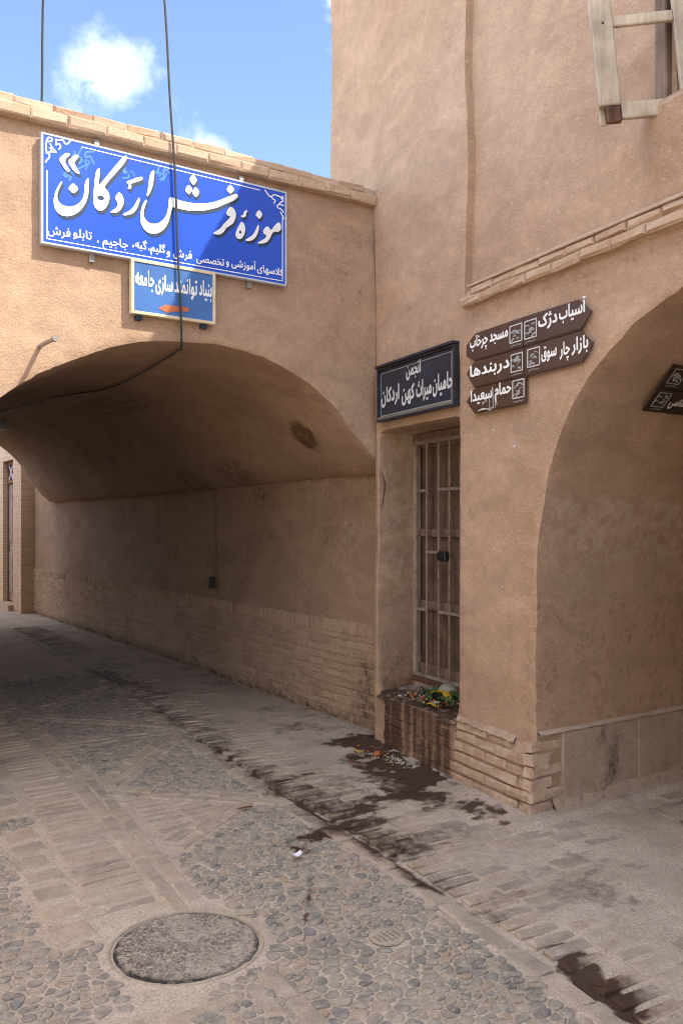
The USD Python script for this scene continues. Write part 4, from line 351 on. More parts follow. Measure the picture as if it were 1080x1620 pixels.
    'brown_a': '1194 2036 1209 2096 1240 2083 1266 2083 1286 2102 1280 2144 1246 2223 1280 2261 1286 2261 1303 2223 1323 2164 1335 2106 1348 2088 1358 2083 1427 2091 1456 2104 1482 2128 1473 2142 1438 2155 1386 2151 1381 2219 1395 2223 1449 2219 1475 2206 1518 2172 1547 2168 1552 2104 1538 2104 1534 2096 1553 2083 1584 2083 1597 2093 1616 2176 1656 2164 1650 2104 1657 2088 1668 2083 1688 2083 1701 2097 1710 2134 1713 2176 1750 2172 1756 2168 1750 2120 1754 2094 1767 2083 1788 2083 1801 2093 1807 2112 1805 2206 1816 2210 1845 2210 1854 2116 1869 2088 1879 2083 1904 2088 1921 2119 1939 2172 1959 2202 1979 2215 2005 2215 2034 2193 2057 2138 2057 2083 2051 2062 2040 2040 2014 2023 1971 2028 1942 2047 1919 2023 1870 2019 1848 2032 1830 2055 1816 2032 1793 2019 1759 2019 1739 2032 1730 2046 1716 2028 1699 2019 1658 2019 1641 2028 1629 2045 1613 2028 1593 2019 1547 2019 1512 2036 1492 2067 1438 2032 1392 2019 1346 2019 1329 2028 1318 2043 1300 2028 1277 2019 1237 2019;1965 2105 1970 2096 1987 2087 2002 2087 2013 2098 2014 2117 2001 2145 1988 2151 1974 2136|1429 1934 1429 1960 1444 1981 1458 1981 1472 1964 1472 1930 1458 1913 1438 1917#778 1971 818 1997 846 2041 852 2094 833 2170 868 2196 873 2196 879 2179 896 2100 914 2081 949 2081 982 2090 1024 2111 1035 2127 1027 2140 993 2153 944 2149 939 2217 993 2221 1028 2204 1063 2175 1080 2166 1099 2166 1102 2102 1079 2098 1009 2039 952 2017 909 2017 889 2030 873 1988 854 1958 830 1932 797 1911 789 1924|1018 1954 1028 1975 1045 1975 1056 1954 1056 1932 1045 1915 1028 1915 1018 1932|971 1932 971 1954 982 1975 999 1975 1009 1954 1009 1932 999 1915 982 1915|1001 1907 1020 1911 1028 1898 1031 1869 1020 1852 1004 1852 993 1869 993 1890|525 2366 566 2366 571 2132 574 2101 584 2086 591 2081 650 2085 697 2107 714 2125 711 2136 688 2149 672 2153 623 2149 618 2217 634 2221 686 2217 742 2175 759 2166 778 2166 781 2102 758 2098 688 2039 650 2022 577 2017 550 2030 539 2047 531 2085|631 2289 631 2315 645 2336 661 2336 675 2315 675 2289 661 2268 645 2268|209 2145 218 2196 234 2200 256 2192 250 2140 253 2119 260 2103 279 2086 308 2077 378 2077 419 2085 439 2099 449 2119 438 2213 476 2230 490 2158 490 2094 479 2060 446 2030 378 2013 297 2013 248 2030 226 2051 209 2098|329 1924 329 1949 343 1971 356 1971 370 1954 370 1920 356 1903 337 1907',
    'brown_b': '1841 1168 1870 1219 1933 1206 1983 1206 2022 1225 2011 1267 1944 1346 2018 1384 2052 1350 2109 1257 2114 1202 2103 1180 2069 1155 2006 1138 1898 1142 1847 1155|1540 1095 1622 1122 1681 1166 1693 1189 1693 1215 1654 1295 1739 1321 1779 1240 1779 1172 1750 1121 1688 1074 1585 1036 1568 1036|789 1155 818 1214 881 1202 931 1202 970 1221 971 1240 959 1263 892 1342 960 1380 971 1380 1005 1342 1045 1282 1069 1225 1094 1207 1114 1202 1154 1202 1192 1221 1204 1244 1216 1304 1295 1291 1290 1227 1304 1211 1336 1202 1423 1207 1443 1227 1443 1256 1415 1342 1483 1359 1500 1359 1506 1350 1529 1278 1529 1206 1512 1176 1460 1146 1415 1138 1318 1138 1267 1151 1244 1166 1193 1142 1165 1138 1091 1138 1057 1146 1034 1161 1000 1146 954 1138 875 1138|1398 1049 1398 1074 1426 1095 1455 1095 1483 1078 1483 1044 1455 1027 1415 1032|1205 1372 1205 1397 1233 1418 1267 1418 1295 1397 1295 1372 1267 1350 1233 1350|209 1486 295 1486 306 1253 312 1222 331 1207 368 1202 424 1208 408 1244 408 1287 426 1316 459 1337 448 1350 454 1367 482 1397 499 1401 625 1333 710 1274 744 1227 744 1193 733 1172 704 1151 659 1138 585 1138 515 1155 414 1138 317 1138 261 1151 238 1168 221 1206;602 1210 607 1202 642 1202 652 1208 653 1232 633 1248 623 1249 614 1242;488 1258 507 1233 526 1233 545 1260 545 1277 525 1299 509 1299 495 1289',
    'brown_c': '1655 765 1705 765 1712 531 1716 500 1734 481 1761 481 1772 495 1802 569 1836 608 1859 616 1889 612 1906 599 1923 574 1953 495 1972 480 2056 489 2097 506 2118 525 2107 539 2067 552 2006 548 1999 616 2020 620 2066 620 2110 603 2153 574 2173 565 2197 565 2200 501 2172 497 2086 438 2016 416 1959 416 1926 436 1896 412 1866 412 1832 429 1812 452 1789 425 1769 416 1719 416 1692 425 1672 446 1662 484;1836 514 1850 490 1868 476 1886 476 1895 488 1889 520 1866 552 1847 542|1438 357 1441 433 1451 459 1468 480 1491 497 1521 506 1568 505 1558 550 1542 565 1520 560 1498 527 1461 548 1458 561 1471 591 1494 616 1521 629 1555 629 1588 608 1608 574 1618 535 1615 455 1605 429 1558 442 1525 442 1506 433 1495 419 1488 378 1505 251 1458 238#346 405 365 465 406 452 438 452 464 471 464 490 457 513 413 592 457 630 465 630 487 592 513 533 528 475 544 457 557 452 599 457 619 479 635 550 687 541 683 478 693 461 717 452 788 457 790 471 761 503 753 550 779 584 835 609 894 605 928 575 931 516 908 461 931 452 972 452 989 462 1001 490 1013 545 1065 533 1057 473 1066 457 1079 452 1106 452 1123 467 1139 520 1139 545 1194 537 1187 474 1196 457 1210 452 1247 457 1261 477 1261 503 1239 592 1287 609 1298 605 1316 524 1316 456 1305 426 1287 405 1250 388 1187 392 1162 415 1150 401 1120 388 1072 388 1042 401 1029 414 1009 397 983 388 916 388 843 414 791 392 705 388 672 401 654 420 624 397 594 388 542 388 520 397 506 412 483 397 453 388 402 388;813 537 852 492 876 520 871 543 857 554 819 549|650 303 653 333 668 346 687 346 705 329 705 299 690 282 668 282|579 303 583 333 598 346 616 346 635 329 635 299 620 282 598 282|242 737 302 737 309 392 253 392',
    'brown_d': '5079 2395 5079 2407 5104 2433 5122 2433 5152 2412 5182 2420 5191 2399 5185 2386 5167 2373 5146 2373 5118 2395 5109 2394 5091 2378|5113 2331 5161 2331 5167 2021 5122 2021 5119 2033|4558 2365 4603 2365 4609 2131 4613 2100 4630 2081 4672 2086 4688 2109 4700 2178 4718 2178 4743 2169 4740 2105 4747 2090 4767 2080 4794 2080 4808 2090 4818 2118 4828 2174 4870 2161 4864 2101 4871 2086 4883 2080 4904 2080 4918 2095 4931 2148 4931 2174 4970 2169 4976 2165 4970 2118 4974 2091 4988 2080 5010 2080 5020 2086 5031 2106 5031 2131 5013 2220 5058 2237 5076 2152 5073 2072 5052 2033 5022 2016 4970 2021 4950 2043 4940 2029 4915 2016 4876 2016 4852 2029 4841 2042 4825 2025 4803 2016 4758 2016 4731 2029 4716 2048 4691 2025 4667 2016 4615 2016 4591 2025 4573 2046 4564 2084|4712 1931 4715 1961 4728 1974 4743 1974 4758 1957 4758 1927 4746 1910 4728 1910|4655 1931 4658 1961 4670 1974 4685 1974 4700 1957 4700 1927 4688 1910 4670 1910|4206 2097 4206 2144 4218 2199 4258 2191 4251 2136 4261 2104 4284 2085 4315 2076 4424 2080 4462 2098 4473 2117 4461 2212 4503 2229 4518 2157 4518 2093 4506 2059 4470 2029 4424 2016 4303 2012 4267 2021 4224 2050 4212 2072|4339 1923 4339 1948 4355 1970 4370 1970 4385 1953 4385 1919 4370 1902 4348 1906#3945 2021 3964 2072 4007 2060 4042 2060 4069 2079 4062 2121 4015 2200 4066 2238 4089 2204 4129 2111 4132 2055 4125 2034 4101 2009 4058 1992 3984 1996 3948 2009|3792 2264 3808 2281 3835 2282 3827 2323 3843 2340 3866 2340 3882 2323 3882 2302 3873 2283 3898 2281 3913 2264 3913 2242 3898 2221 3874 2221 3858 2242 3858 2264 3867 2278 3842 2281 3838 2274 3847 2264 3843 2234 3831 2221 3808 2221 3792 2242|3737 1949 3774 1963 3826 2006 3843 2055 3815 2145 3858 2170 3874 2170 3901 2085 3898 2013 3878 1970 3839 1928 3772 1890 3757 1890|3373 2119 3385 2174 3404 2179 3439 2166 3432 2115 3436 2093 3466 2064 3515 2051 3644 2060 3659 2076 3654 2100 3565 2196 3573 2242 3620 2276 3733 2332 3753 2289 3753 2272 3642 2213 3702 2145 3725 2089 3725 2055 3717 2034 3678 2004 3596 1987 3498 1987 3439 2000 3408 2017 3385 2043 3373 2072',
    'brown_e': '5100 1454 5148 1454 5154 1220 5158 1189 5169 1174 5211 1169 5230 1184 5234 1224 5218 1309 5265 1326 5281 1246 5281 1173 5272 1144 5256 1122 5218 1105 5161 1105 5135 1114 5116 1135 5107 1173|5208 1016 5208 1042 5224 1063 5240 1063 5256 1046 5256 1012 5240 995 5218 999|4926 1063 4966 1085 4998 1124 5008 1156 5009 1182 4986 1258 5015 1280 5034 1284 5056 1207 5056 1139 5047 1101 5015 1050 4993 1029 4951 1003 4939 1003 4926 1046|4993 1356 4993 1382 5009 1403 5028 1403 5043 1382 5043 1356 5028 1335 5009 1335|4860 1454 4910 1454 4917 1110 4869 1110|4685 1063 4731 1089 4764 1133 4771 1156 4771 1182 4749 1263 4796 1288 4818 1207 4818 1139 4802 1088 4768 1042 4711 1003 4701 1003#4374 1422 4412 1422 4417 1188 4420 1157 4429 1142 4436 1137 4489 1141 4528 1158 4551 1181 4549 1191 4528 1205 4512 1209 4466 1205 4461 1273 4512 1277 4545 1260 4578 1231 4594 1222 4612 1222 4614 1158 4593 1153 4527 1094 4492 1077 4422 1073 4397 1086 4387 1103 4379 1141|4535 1009 4545 1031 4561 1031 4571 1009 4571 988 4561 971 4545 971 4535 988|4492 988 4492 1009 4502 1031 4517 1031 4527 1009 4527 988 4517 971 4502 971|4520 963 4538 967 4545 954 4548 924 4538 907 4522 907 4512 924 4512 946|4230 1031 4267 1057 4294 1101 4299 1150 4282 1230 4320 1256 4338 1175 4338 1107 4325 1056 4297 1009 4251 971 4243 971#3730 1079 3775 1092 3790 1111 3788 1118 3772 1118 3750 1130 3735 1169 3735 1211 3745 1258 3765 1296 3774 1305 3802 1309 3819 1296 3831 1275 3841 1241 3848 1182 3878 1182 3890 1191 3905 1275 3940 1262 3935 1228 3938 1192 3950 1182 3968 1182 3979 1196 3984 1214 3989 1275 4007 1275 4026 1266 4021 1219 4025 1192 4036 1182 4053 1182 4062 1187 4071 1208 4056 1322 4088 1339 4096 1334 4108 1254 4108 1186 4100 1156 4088 1135 4073 1122 4031 1118 4017 1126 4004 1145 3987 1122 3945 1118 3916 1144 3903 1126 3886 1118 3840 1117 3819 1058 3792 1028 3767 1016 3737 1016;3777 1226 3775 1187 3787 1177 3804 1177 3806 1213 3801 1231 3792 1241 3786 1240|3503 1126 3508 1215 3515 1245 3525 1249 3550 1232 3540 1160 3545 1133 3558 1110 3582 1096 3619 1097 3642 1105 3657 1119 3668 1148 3631 1147 3616 1156 3606 1173 3602 1190 3602 1245 3609 1279 3634 1322 3663 1330 3681 1322 3705 1271 3710 1241 3710 1160 3695 1096 3678 1067 3661 1050 3616 1033 3557 1037 3527 1058 3513 1084;3639 1229 3648 1211 3668 1211 3673 1219 3668 1251 3658 1266 3642 1252|3661 1398 3663 1428 3673 1441 3685 1441 3698 1424 3698 1394 3688 1377 3673 1377|3614 1398 3616 1428 3626 1441 3639 1441 3651 1424 3651 1394 3641 1377 3626 1377',
}
# ------------------------------------------------------------------ THE GROUND
def crumpled(c, r, seed, sub=3, amp=0.35, flat=0.7):
    s = trimesh.creation.icosphere(sub, 1.0); v = s.vertices.copy(); n = meshkit.fbm(v * 2.3 + seed, 4, seed) - 0.5; rid = np.abs(meshkit.noise(v * 5 + seed, seed + 2) - 0.5)
    v = v * (1 + amp * n + 0.25 * rid)[:, None] * r; v[:, 2] *= flat
    return v + np.array(c), s.faces
def border_x(y): return np.interp(y, [0, 3.39, 5.13, 6.7, 16], [1.30, 1.441, 1.575, 1.644, 1.75])
def soil_z(P):
    P = np.asarray(P, float); q = np.c_[P[:, :2], np.zeros(len(P))]
    z = 0.012 * (meshkit.fbm(q * 1.1, 3, 2) - 0.5) + 0.008 * (meshkit.fbm(q * 6.5, 3, 4) - 0.5) + 0.006 * (meshkit.fbm(q * 22, 2, 8) - 0.5)
    g = P[:, 0] - gutter_x(P[:, 1])
    z = z - 0.012 * np.exp(-((g - 0.03) / 0.09) ** 2)
    return z
def sheet(x0, x1, y0, y1, s):
    xs, ys = np.linspace(x0, x1, int((x1 - x0) / s) + 1), np.linspace(y0, y1, int((y1 - y0) / s) + 1)
    X, Y = np.meshgrid(xs, ys); P = np.c_[X.ravel(), Y.ravel(), np.zeros(X.size)]
    nx = len(xs); i = (np.arange(len(ys) - 1)[:, None] * nx + np.arange(nx - 1)).ravel()
    f = np.vstack([np.c_[i, i + 1, i + nx + 1], np.c_[i, i + nx + 1, i + nx]])
    return P, f
ground = thing('ground', 'dusty alley paving of cobbles, bricks and trodden earth', None, kind='structure')
P, f = sheet(0.0, 7.0, 0.6, 10.0, 0.022); P[:, 2] = soil_z(P)
# a low fillet of earth where the walls meet the ground
P[:, 2] += 0.03 * smoothstep(0.35, 0.0, face_x(P[:, 1]) - P[:, 0]) * (P[:, 1] < 5.2) * (P[:, 1] > 3.2)
obj('trodden_earth', T(P, f), M['soil'], ground, smooth=True, fields=GF)
P, f = sheet(0.0, 7.0, 9.98, 30.0, 0.12); P[:, 2] = soil_z(P) - 0.003
obj('trodden_earth', T(P, f), M['soil'], ground, smooth=True, fields=GF)
P, f = sheet(-150, 150, -150, 150, 10.0); P[:, 2] = -0.045
obj('far_earth', T(P, f), M['soil'], ground, fields={'stain': 0, 'pale': 0})

EYEV = np.array([0, 0, EYE])
def in_view(c, m=30):
    d = c[..., 0] * math.sin(YAW) + c[..., 1] * math.cos(YAW); l = c[..., 0] * math.cos(YAW) - c[..., 1] * math.sin(YAW)
    px = 540 + FOCAL_PX * l / np.maximum(d, 0.1); py = HORIZON - FOCAL_PX * (c[..., 2] - EYE) / np.maximum(d, 0.1)
    return (d > 0.5) & (px > -m) & (px < W_PX + m) & (py > -m) & (py < H_PX + m), d
def pieces(parent, name, items, mat, stuff_name, limit=300, fields=None, smooth=False):
    """items: (centre, (v, f), tone, size). The largest in view become parts of their own, the rest one joined part."""
    cs = np.array([i[0] for i in items]); vis, d = in_view(cs)
    d = np.where(vis, d, d + 1000); score = np.array([i[3] for i in items]) / d ** 1.5
    order = np.argsort(-score); rest = []
    for n, k in enumerate(order):
        c, m, tone, _ = items[k]
        if n < limit and vis[k]:
            obj(name, T(*m), mat, parent, smooth=smooth, fields={**(fields or {'stain': 0, 'pale': 0}), 'tone': tone})
        else: rest.append(items[k])
    if rest:
        v, f = join([i[1] for i in rest]); tone = np.concatenate([np.full(len(i[1][0]), i[2]) for i in rest])
        if smooth:
            t = T(v, f); o = usdkit.mesh(stage, path_for(stuff_name, parent), t, mat, smooth=True); P = np.asarray(v)
        else:
            o = usdkit.mesh(stage, path_for(stuff_name, parent), T(v, f), mat); P = np.asarray(v)
        for k2, fn in {**(fields or {'stain': 0, 'pale': 0}), 'tone': tone}.items():
            val = fn(P) if callable(fn) else np.full(len(P), float(fn)) if np.ndim(fn) == 0 else fn
            UsdGeom.PrimvarsAPI(o).CreatePrimvar(k2, Sdf.ValueTypeNames.FloatArray, 'vertex').Set(Vt.FloatArray.FromNumpy(np.asarray(val, np.float32)))
        tag(o.GetPrim(), kind='stuff')

XH, YH = np.array([1.0, 0, 0]), np.array([0, 1.0, 0])
def paver(x, y, lx, ly, ang, h, tone=None, tilt=0.012):
    ca, sa = math.cos(ang), math.sin(ang); ux, uy = np.array([ca, sa, 0]), np.array([-sa, ca, 0])
    un = np.array([rng.normal(0, tilt), rng.normal(0, tilt), 1.0]); un /= np.linalg.norm(un)
    z = soil_z(np.array([[x, y, 0]]))[0] * 0.6
    c = np.array([x, y, z])
    return (c, block(c, ux, uy, un, lx, ly, h, ch=min(0.009, ly * .2), jit=0.0022, sink=0.03), rng.random() if tone is None else tone, lx * ly)
bricks = []
# the gutter kerb line and the comb of bricks on edge beside it
y = 1.1
while y < 14:
    L = 0.21; yc = y + L / 2; a = math.atan2(1, (gutter_x(yc + .1) - gutter_x(yc - .1)) / .2)
    bricks.append(paver(float(gutter_x(yc)) - 0.055, yc, L - 0.012, 0.085, a, 0.006 + rng.uniform(0, 0.006))); y += L
y = 1.1
while y < 14:
    p = 0.088 + rng.uniform(-.006, .006); a = math.atan2(gutter_x(y + .2) - gutter_x(y - .2), -0.4) + math.pi / 2
    x0 = float(gutter_x(y)) + 0.04
    for k in range(2):
        L = 0.20 + rng.uniform(-.012, .012)
        if rng.random() < 0.94 - 0.22 * k:
            bricks.append(paver(x0 + L / 2 + k * 0.215, y + k * 0.02, L, p * 0.66, -a * 0 + rng.normal(0, .03) - 0.10, rng.uniform(0.007, 0.015) - 0.005 * k))
    y += p
# worn pavement between gutter and wall: courses that show here and there through the dust
for yy in np.arange(1.2, 9.5, 0.115):
    for xx in np.arange(float(gutter_x(yy)) + 0.52, min(face_x(yy), 3.8) + (0 if yy > 3.3 else 1.6), 0.225):
        w = float(meshkit.fbm(np.array([[xx * 1.6, yy * 1.6, 0]]), 3, 33)[0])
        if w > 0.42 + (0.14 if yy > 4.2 else 0) and rng.random() < 0.9:
            bricks.append(paver(xx + 0.11 * (int(yy / 0.115) % 2), yy, 0.208, 0.10, rng.normal(0, .03) - 0.11, rng.uniform(-0.002, 0.0045) + 0.004 * (w - .5)))
# border: two rows lengthwise
for off in (0.0, 0.085):
    y = 2.2 + off
    while y < 9:
        L = 0.22; yc = y + L / 2; a = math.atan2(1, (border_x(yc + .1) - border_x(yc - .1)) / .2)
        if (yc - 3.04) ** 2 + (border_x(yc) + off - 1.294) ** 2 > 0.36 ** 2:
            bricks.append(paver(float(border_x(yc)) + off - .04, yc, L - 0.012, 0.07, a, 0.004 + rng.uniform(0, 0.007)))
        y += L
# zigzag dividers of two brick rows
ZIG = [((1.66, 5.18), (2.52, 6.14)), ((1.66, 5.06), (2.40, 4.38)), ((1.62, 4.02), (2.30, 4.50)), ((1.70, 6.3), (2.5, 6.3)), ((1.72, 7.4), (2.6, 6.5)), ((1.72, 7.55), (2.7, 8.3))]
for a, b in ZIG:
    a, b = np.array(a), np.array(b); L = np.linalg.norm(b - a); t = (b - a) / L; nrm = np.array([-t[1], t[0]])
    for off in (-0.045, 0.045):
        s = 0.1 + (0.06 if off > 0 else 0)
        while s < L - 0.05:
            c = a + t * s + nrm * off
            bricks.append(paver(c[0], c[1], 0.20, 0.075, math.atan2(t[1], t[0]), 0.006 + rng.uniform(0, 0.006))); s += 0.213
# ladder of long bricks left of the border, squares and broken courses further left
y = 1.7
while y < 9:
    p = 0.082
    for k, L in ((0, 0.27),):
        xc = float(border_x(y)) - 0.10 - L / 2 - k * 0.235
        if (y - 3.04) ** 2 + (xc - 1.294) ** 2 > 0.42 ** 2 and rng.random() < 0.92:
            bricks.append(paver(xc, y + rng.normal(0, .003), L - .01, p * 0.76, rng.normal(0.03, .025), rng.uniform(0.004, 0.011)))
    y += p
squares = []
y = 1.8
while y < 7.5:   # broken rows of square tiles at the ladder's outer edge
    for xc, keep in ((float(border_x(y)) - 0.49, 0.7), (float(border_x(y)) - 0.98, 0.4)):
        if (y - 3.04) ** 2 + (xc - 1.294) ** 2 > 0.47 ** 2 and rng.random() < keep:
            squares.append((xc, y)); bricks.append(paver(xc + rng.normal(0, .008), y, 0.165, 0.15, rng.normal(0.06, .06), rng.uniform(0.001, 0.007)))
    y += 0.20
sq_tree = cKDTree(np.array(squares))
pieces(ground, 'paving_brick', bricks, M['paver'], 'distant_paving_bricks', 300, GF)

# cobbles set in earth, packed by relaxation
def seg_dist(P, a, b):
    return capsule(P, [a, b], 0.0)
def relaxed(region_fn, x0, x1, y0, y1, pitch, it=2, seed=1):
    r = np.random.default_rng(seed); n = int((x1 - x0) * (y1 - y0) / pitch ** 2)
    ys = 1.3; y0, y1 = y0 * ys, y1 * ys; n = int(n * ys); pts = np.c_[r.uniform(x0, x1, n), r.uniform(y0, y1, n)]
    q = r.uniform(0, 1, (60 * n, 2)) * [x1 - x0, y1 - y0] + [x0, y0]
    for _ in range(it):
        k = cKDTree(pts).query(q)[1]; cnt = np.maximum(np.bincount(k, minlength=n), 1)
        pts = np.c_[np.bincount(k, q[:, 0], n) / cnt, np.bincount(k, q[:, 1], n) / cnt]
    # merge a few neighbours away for uneven sizes
    keep = r.random(n) > 0.10
    pts = pts[keep]; pts[:, 1] /= ys
    vor = Voronoi(pts); out = []
    for i, p in enumerate(pts):
        reg = vor.regions[vor.point_region[i]]
        if -1 in reg or len(reg) < 3: continue
        pg = Polygon(vor.vertices[reg])
        if pg.area > 4.5 * pitch ** 2 or not region_fn(p): continue
        out.append(pg)
    return out
def cobble(pg, r, gap, hgt):
    g = pg.buffer(-gap)
    if g.is_empty or g.geom_type != 'Polygon' or g.area < 1.5e-4: return None
    p = np.array(g.exterior.coords)[:-1]
    if Polygon(p).exterior.is_ccw is False: p = p[::-1]
    # twelve points, rounded
    for _ in range(1):
        q = np.roll(p, -1, 0); p = np.stack([p * .75 + q * .25, p * .25 + q * .75], 1).reshape(-1, 2)
    L = np.r_[0, np.cumsum(np.linalg.norm(np.diff(np.vstack([p, p[:1]]), axis=0), axis=1))]; pc = np.vstack([p, p[:1]])
    s = np.linspace(0, L[-1], 13)[:-1]; p = np.c_[np.interp(s, L, pc[:, 0]), np.interp(s, L, pc[:, 1])]
    c = p.mean(0); p = c + (p - c) * r.uniform(.94, 1.02, (12, 1)); z0 = soil_z(np.array([[c[0], c[1], 0]]))[0] * 0.6
    tilt = r.normal(0, 0.05, 2); v = []
    for sc, h in ((1.0, -0.025), (1.0, 0.2), (0.90, 0.72), (0.62, 0.97)):
        ring = c + (p - c) * sc; z = (h * hgt if h > 0 else h) + z0 + (ring - c) @ tilt * (h > 0) + r.normal(0, .0007, 12)
        v.append(np.c_[ring, z])
    v = np.vstack(v + [[[c[0], c[1], z0 + hgt]]]); f = []
    for a in range(0, 36, 12):
        for i in range(12):
            j = (i + 1) % 12; f += [(a + i, a + j, a + 12 + j), (a + i, a + 12 + j, a + 12 + i)]
    f += [(36 + i, 36 + (i + 1) % 12, 48) for i in range(12)]
    return np.array([c[0], c[1], z0]), (v, np.array(f)), float(np.clip(r.beta(2, 2.3), 0, 1)), g.area
GRATE = np.array([1.969, 2.676]); COVER = np.array([1.294, 3.042])
def cobble_region(p):
    e = border_x(p[1]) - p[0]
    if np.linalg.norm(p - COVER) < 0.325: return False
    if p[1] < 7.5 and p[1] > 1.5 and e > 0.43: return p[0] > 0.2 and sq_tree.query(p)[0] > 0.125
    if p[0] > gutter_x(p[1]) - 0.115 or p[0] < border_x(p[1]) + 0.10 and p[1] > 3.35: return False
    if p[0] < np.interp(p[1], [1.2, 2.6, 3.35], [0.9, 1.15, 1.55]): return False
    if np.linalg.norm(p - COVER) < 0.325 or np.linalg.norm(p - GRATE) < 0.075: return False
    for a, b in ZIG:
        if seg_dist(np.array([p]), a, b)[0] < 0.105: return False
    tri = Polygon([(1.62, 5.0), (1.60, 4.02), (2.3, 4.5)])
    return not tri.contains(Point(p))
cr = np.random.default_rng(5); cob = []
for pg in relaxed(cobble_region, 0.2, 3.1, 1.3, 9.2, 0.054, seed=3):
    # stones lie with their long side roughly across the alley
    c = cobble(pg, cr, cr.uniform(0.0015, 0.005), cr.uniform(0.003, 0.0105))
    if c: cob.append(c)
pieces(ground, 'cobble', cob, M['cobble'], 'distant_cobbles', 300, GF, smooth=True)
# bricks filling the small triangle
tb = []
tri = Polygon([(1.66, 4.95), (1.65, 4.10), (2.22, 4.49)])
for yy in np.arange(4.1, 5.0, 0.08):
    for xx in np.arange(1.66, 2.3, 0.215):
        if tri.buffer(-0.02).contains(Point(xx + .09, yy)): tb.append(paver(xx + 0.1, yy, 0.2, 0.062, rng.normal(0.0, .03), rng.uniform(0.001, 0.007)))
pieces(ground, 'infill_brick', tb, M['paver'], 'infill_bricks', 60, GF)

# loose grit and crumbs of earth
gr_ = np.random.default_rng(31); gm, gt_ = [], []
for _ in range(2600):
    yy = 1.4 + 5.5 * gr_.random() ** 1.5; xx = gr_.uniform(0.4, 4.6)
    if yy > 3.3 and xx > face_x(yy) - 0.02: continue
    s = gr_.uniform(0.0015, 0.0055) * (1.6 if gr_.random() < .06 else 1); m = trimesh.creation.icosphere(0, 1.0)
    v = m.vertices * s * np.array([1, gr_.uniform(.6, 1), gr_.uniform(.4, .8)]) * gr_.uniform(.8, 1.2, (12, 1)); z = float(soil_z(np.array([[xx, yy, 0]]))[0])
    gm.append((v + [xx, yy, z + s * .3 + (0.006 if xx < gutter_x(yy) else 0.0)], m.faces)); gt_.append(np.full(12, gr_.random()))
v, f = join(gm)
obj('grit', T(v, f), M['paver'], ground, fields={'stain': ground_stain, 'pale': 0, 'tone': np.concatenate(gt_)}, kind='stuff')

# ------------------------------------------------------------------ THE CORNER BUILDING
corner = thing('corner_building', 'tall mud plastered corner building with brick ledge, door niche and arched side passage', 'building')
def sheared(v):
    v = np.array(v, float); v[:, 0] += 3.06 + K * v[:, 1]; return v
M3 = manifold3d.Manifold
def mbox(x0, x1, y0, y1, z0, z1): return M3.cube([x1 - x0, y1 - y0, z1 - z0]).translate([x0, y0, z0])
half = [(y, z) for y, z in PASS]; mirror = [(3.6 - y, z) for y, z in PASS[:-1]][::-1]
ppoly = Polygon([(3.33, -0.2)] + half + mirror + [(0.27, -0.2)])
body = mbox(0, 3.4, -4.0, 5.15, -0.3, 5.95) + mbox(0.24, 3.4, 5.0, 5.4, -0.3, 5.0) + mbox(0, 3.4, 5.0, 5.90, 3.85, 5.95)
body -= mbox(-1, 0.06, -5, 3.975, 3.02, 7)                           # upper storey set back behind the ledge
body -= mbox(-1, 0.43, 4.072, 5.085, 0.37, 2.29)                     # door niche
body -= mbox(-1, 0.42, 1.25, 2.41, 3.5, 4.75)                        # upper window
passage = prism(ppoly, 'x', -0.7, 2.8)
body -= passage
# the passage keeps its walls square to the archway's front: undo the shear only inside (y is untouched, x merely slides)
V, Fc = plastered(body, 0.05, 3, warp=sheared, soften=1)
def wall_stain(P):
    s = np.zeros(len(P)); near = P[:, 0] - face_x(P[:, 1])
    # damp and dirt low in the door niche and along the foot of the walls
    niche = (P[:, 1] > 4.0) & (P[:, 1] < 5.2) & (near > 0.01) & (near < 0.6)
    s = np.where(niche, np.maximum(s, 0.75 * smoothstep(0.62, 0.38, P[:, 2])), s)
    s = np.where(niche & (P[:, 1] > 4.95), np.maximum(s, 0.42 * smoothstep(1.1, 0.5, P[:, 2])), s)
    edge = np.abs(P[:, 1] - 3.33) < 0.12
    s = np.where(edge & (P[:, 2] < 1.4), np.maximum(s, 0.22), s)
    inside = (P[:, 1] < 3.4) & (near > 0.08) & (P[:, 2] < 3)
    s = np.where(inside, np.maximum(s, 0.05), s)
    # darker band under the ledge
    s = np.maximum(s, 0.32 * np.exp(-((P[:, 2] - 2.88) / 0.05) ** 2) * (P[:, 1] < 3.97))
    return s
def wall_pale(P):
    near = P[:, 0] - face_x(P[:, 1]); s = np.zeros(len(P))
    q = P.copy(); w = meshkit.fbm(q * 2.3, 3, 41)
    inside = (P[:, 1] < 3.4) & (near > 0.05) & (P[:, 2] < 1.75) & (P[:, 2] > 1.15)
    s = np.where(inside, 0.55 * w + 0.12, s)
    niche = (P[:, 1] > 4.9) & (near > 0.02) & (near < 0.6) & (P[:, 2] < 2.35)
    s = np.where(niche, np.maximum(s, 0.45 * w + 0.12), s)
    s = np.where(niche & (P[:, 2] > 2.14) & (near > 0.2), 0.95, s)
    jambedge = (P[:, 1] > 5.0) & (near > 0.32) & (near < 0.46)
    s = np.where(jambedge, np.maximum(s, 0.6), s)
    return s
obj('wall', T(V, Fc), M['plaster'], corner, smooth=35, fields={'stain': wall_stain, 'pale': wall_pale})

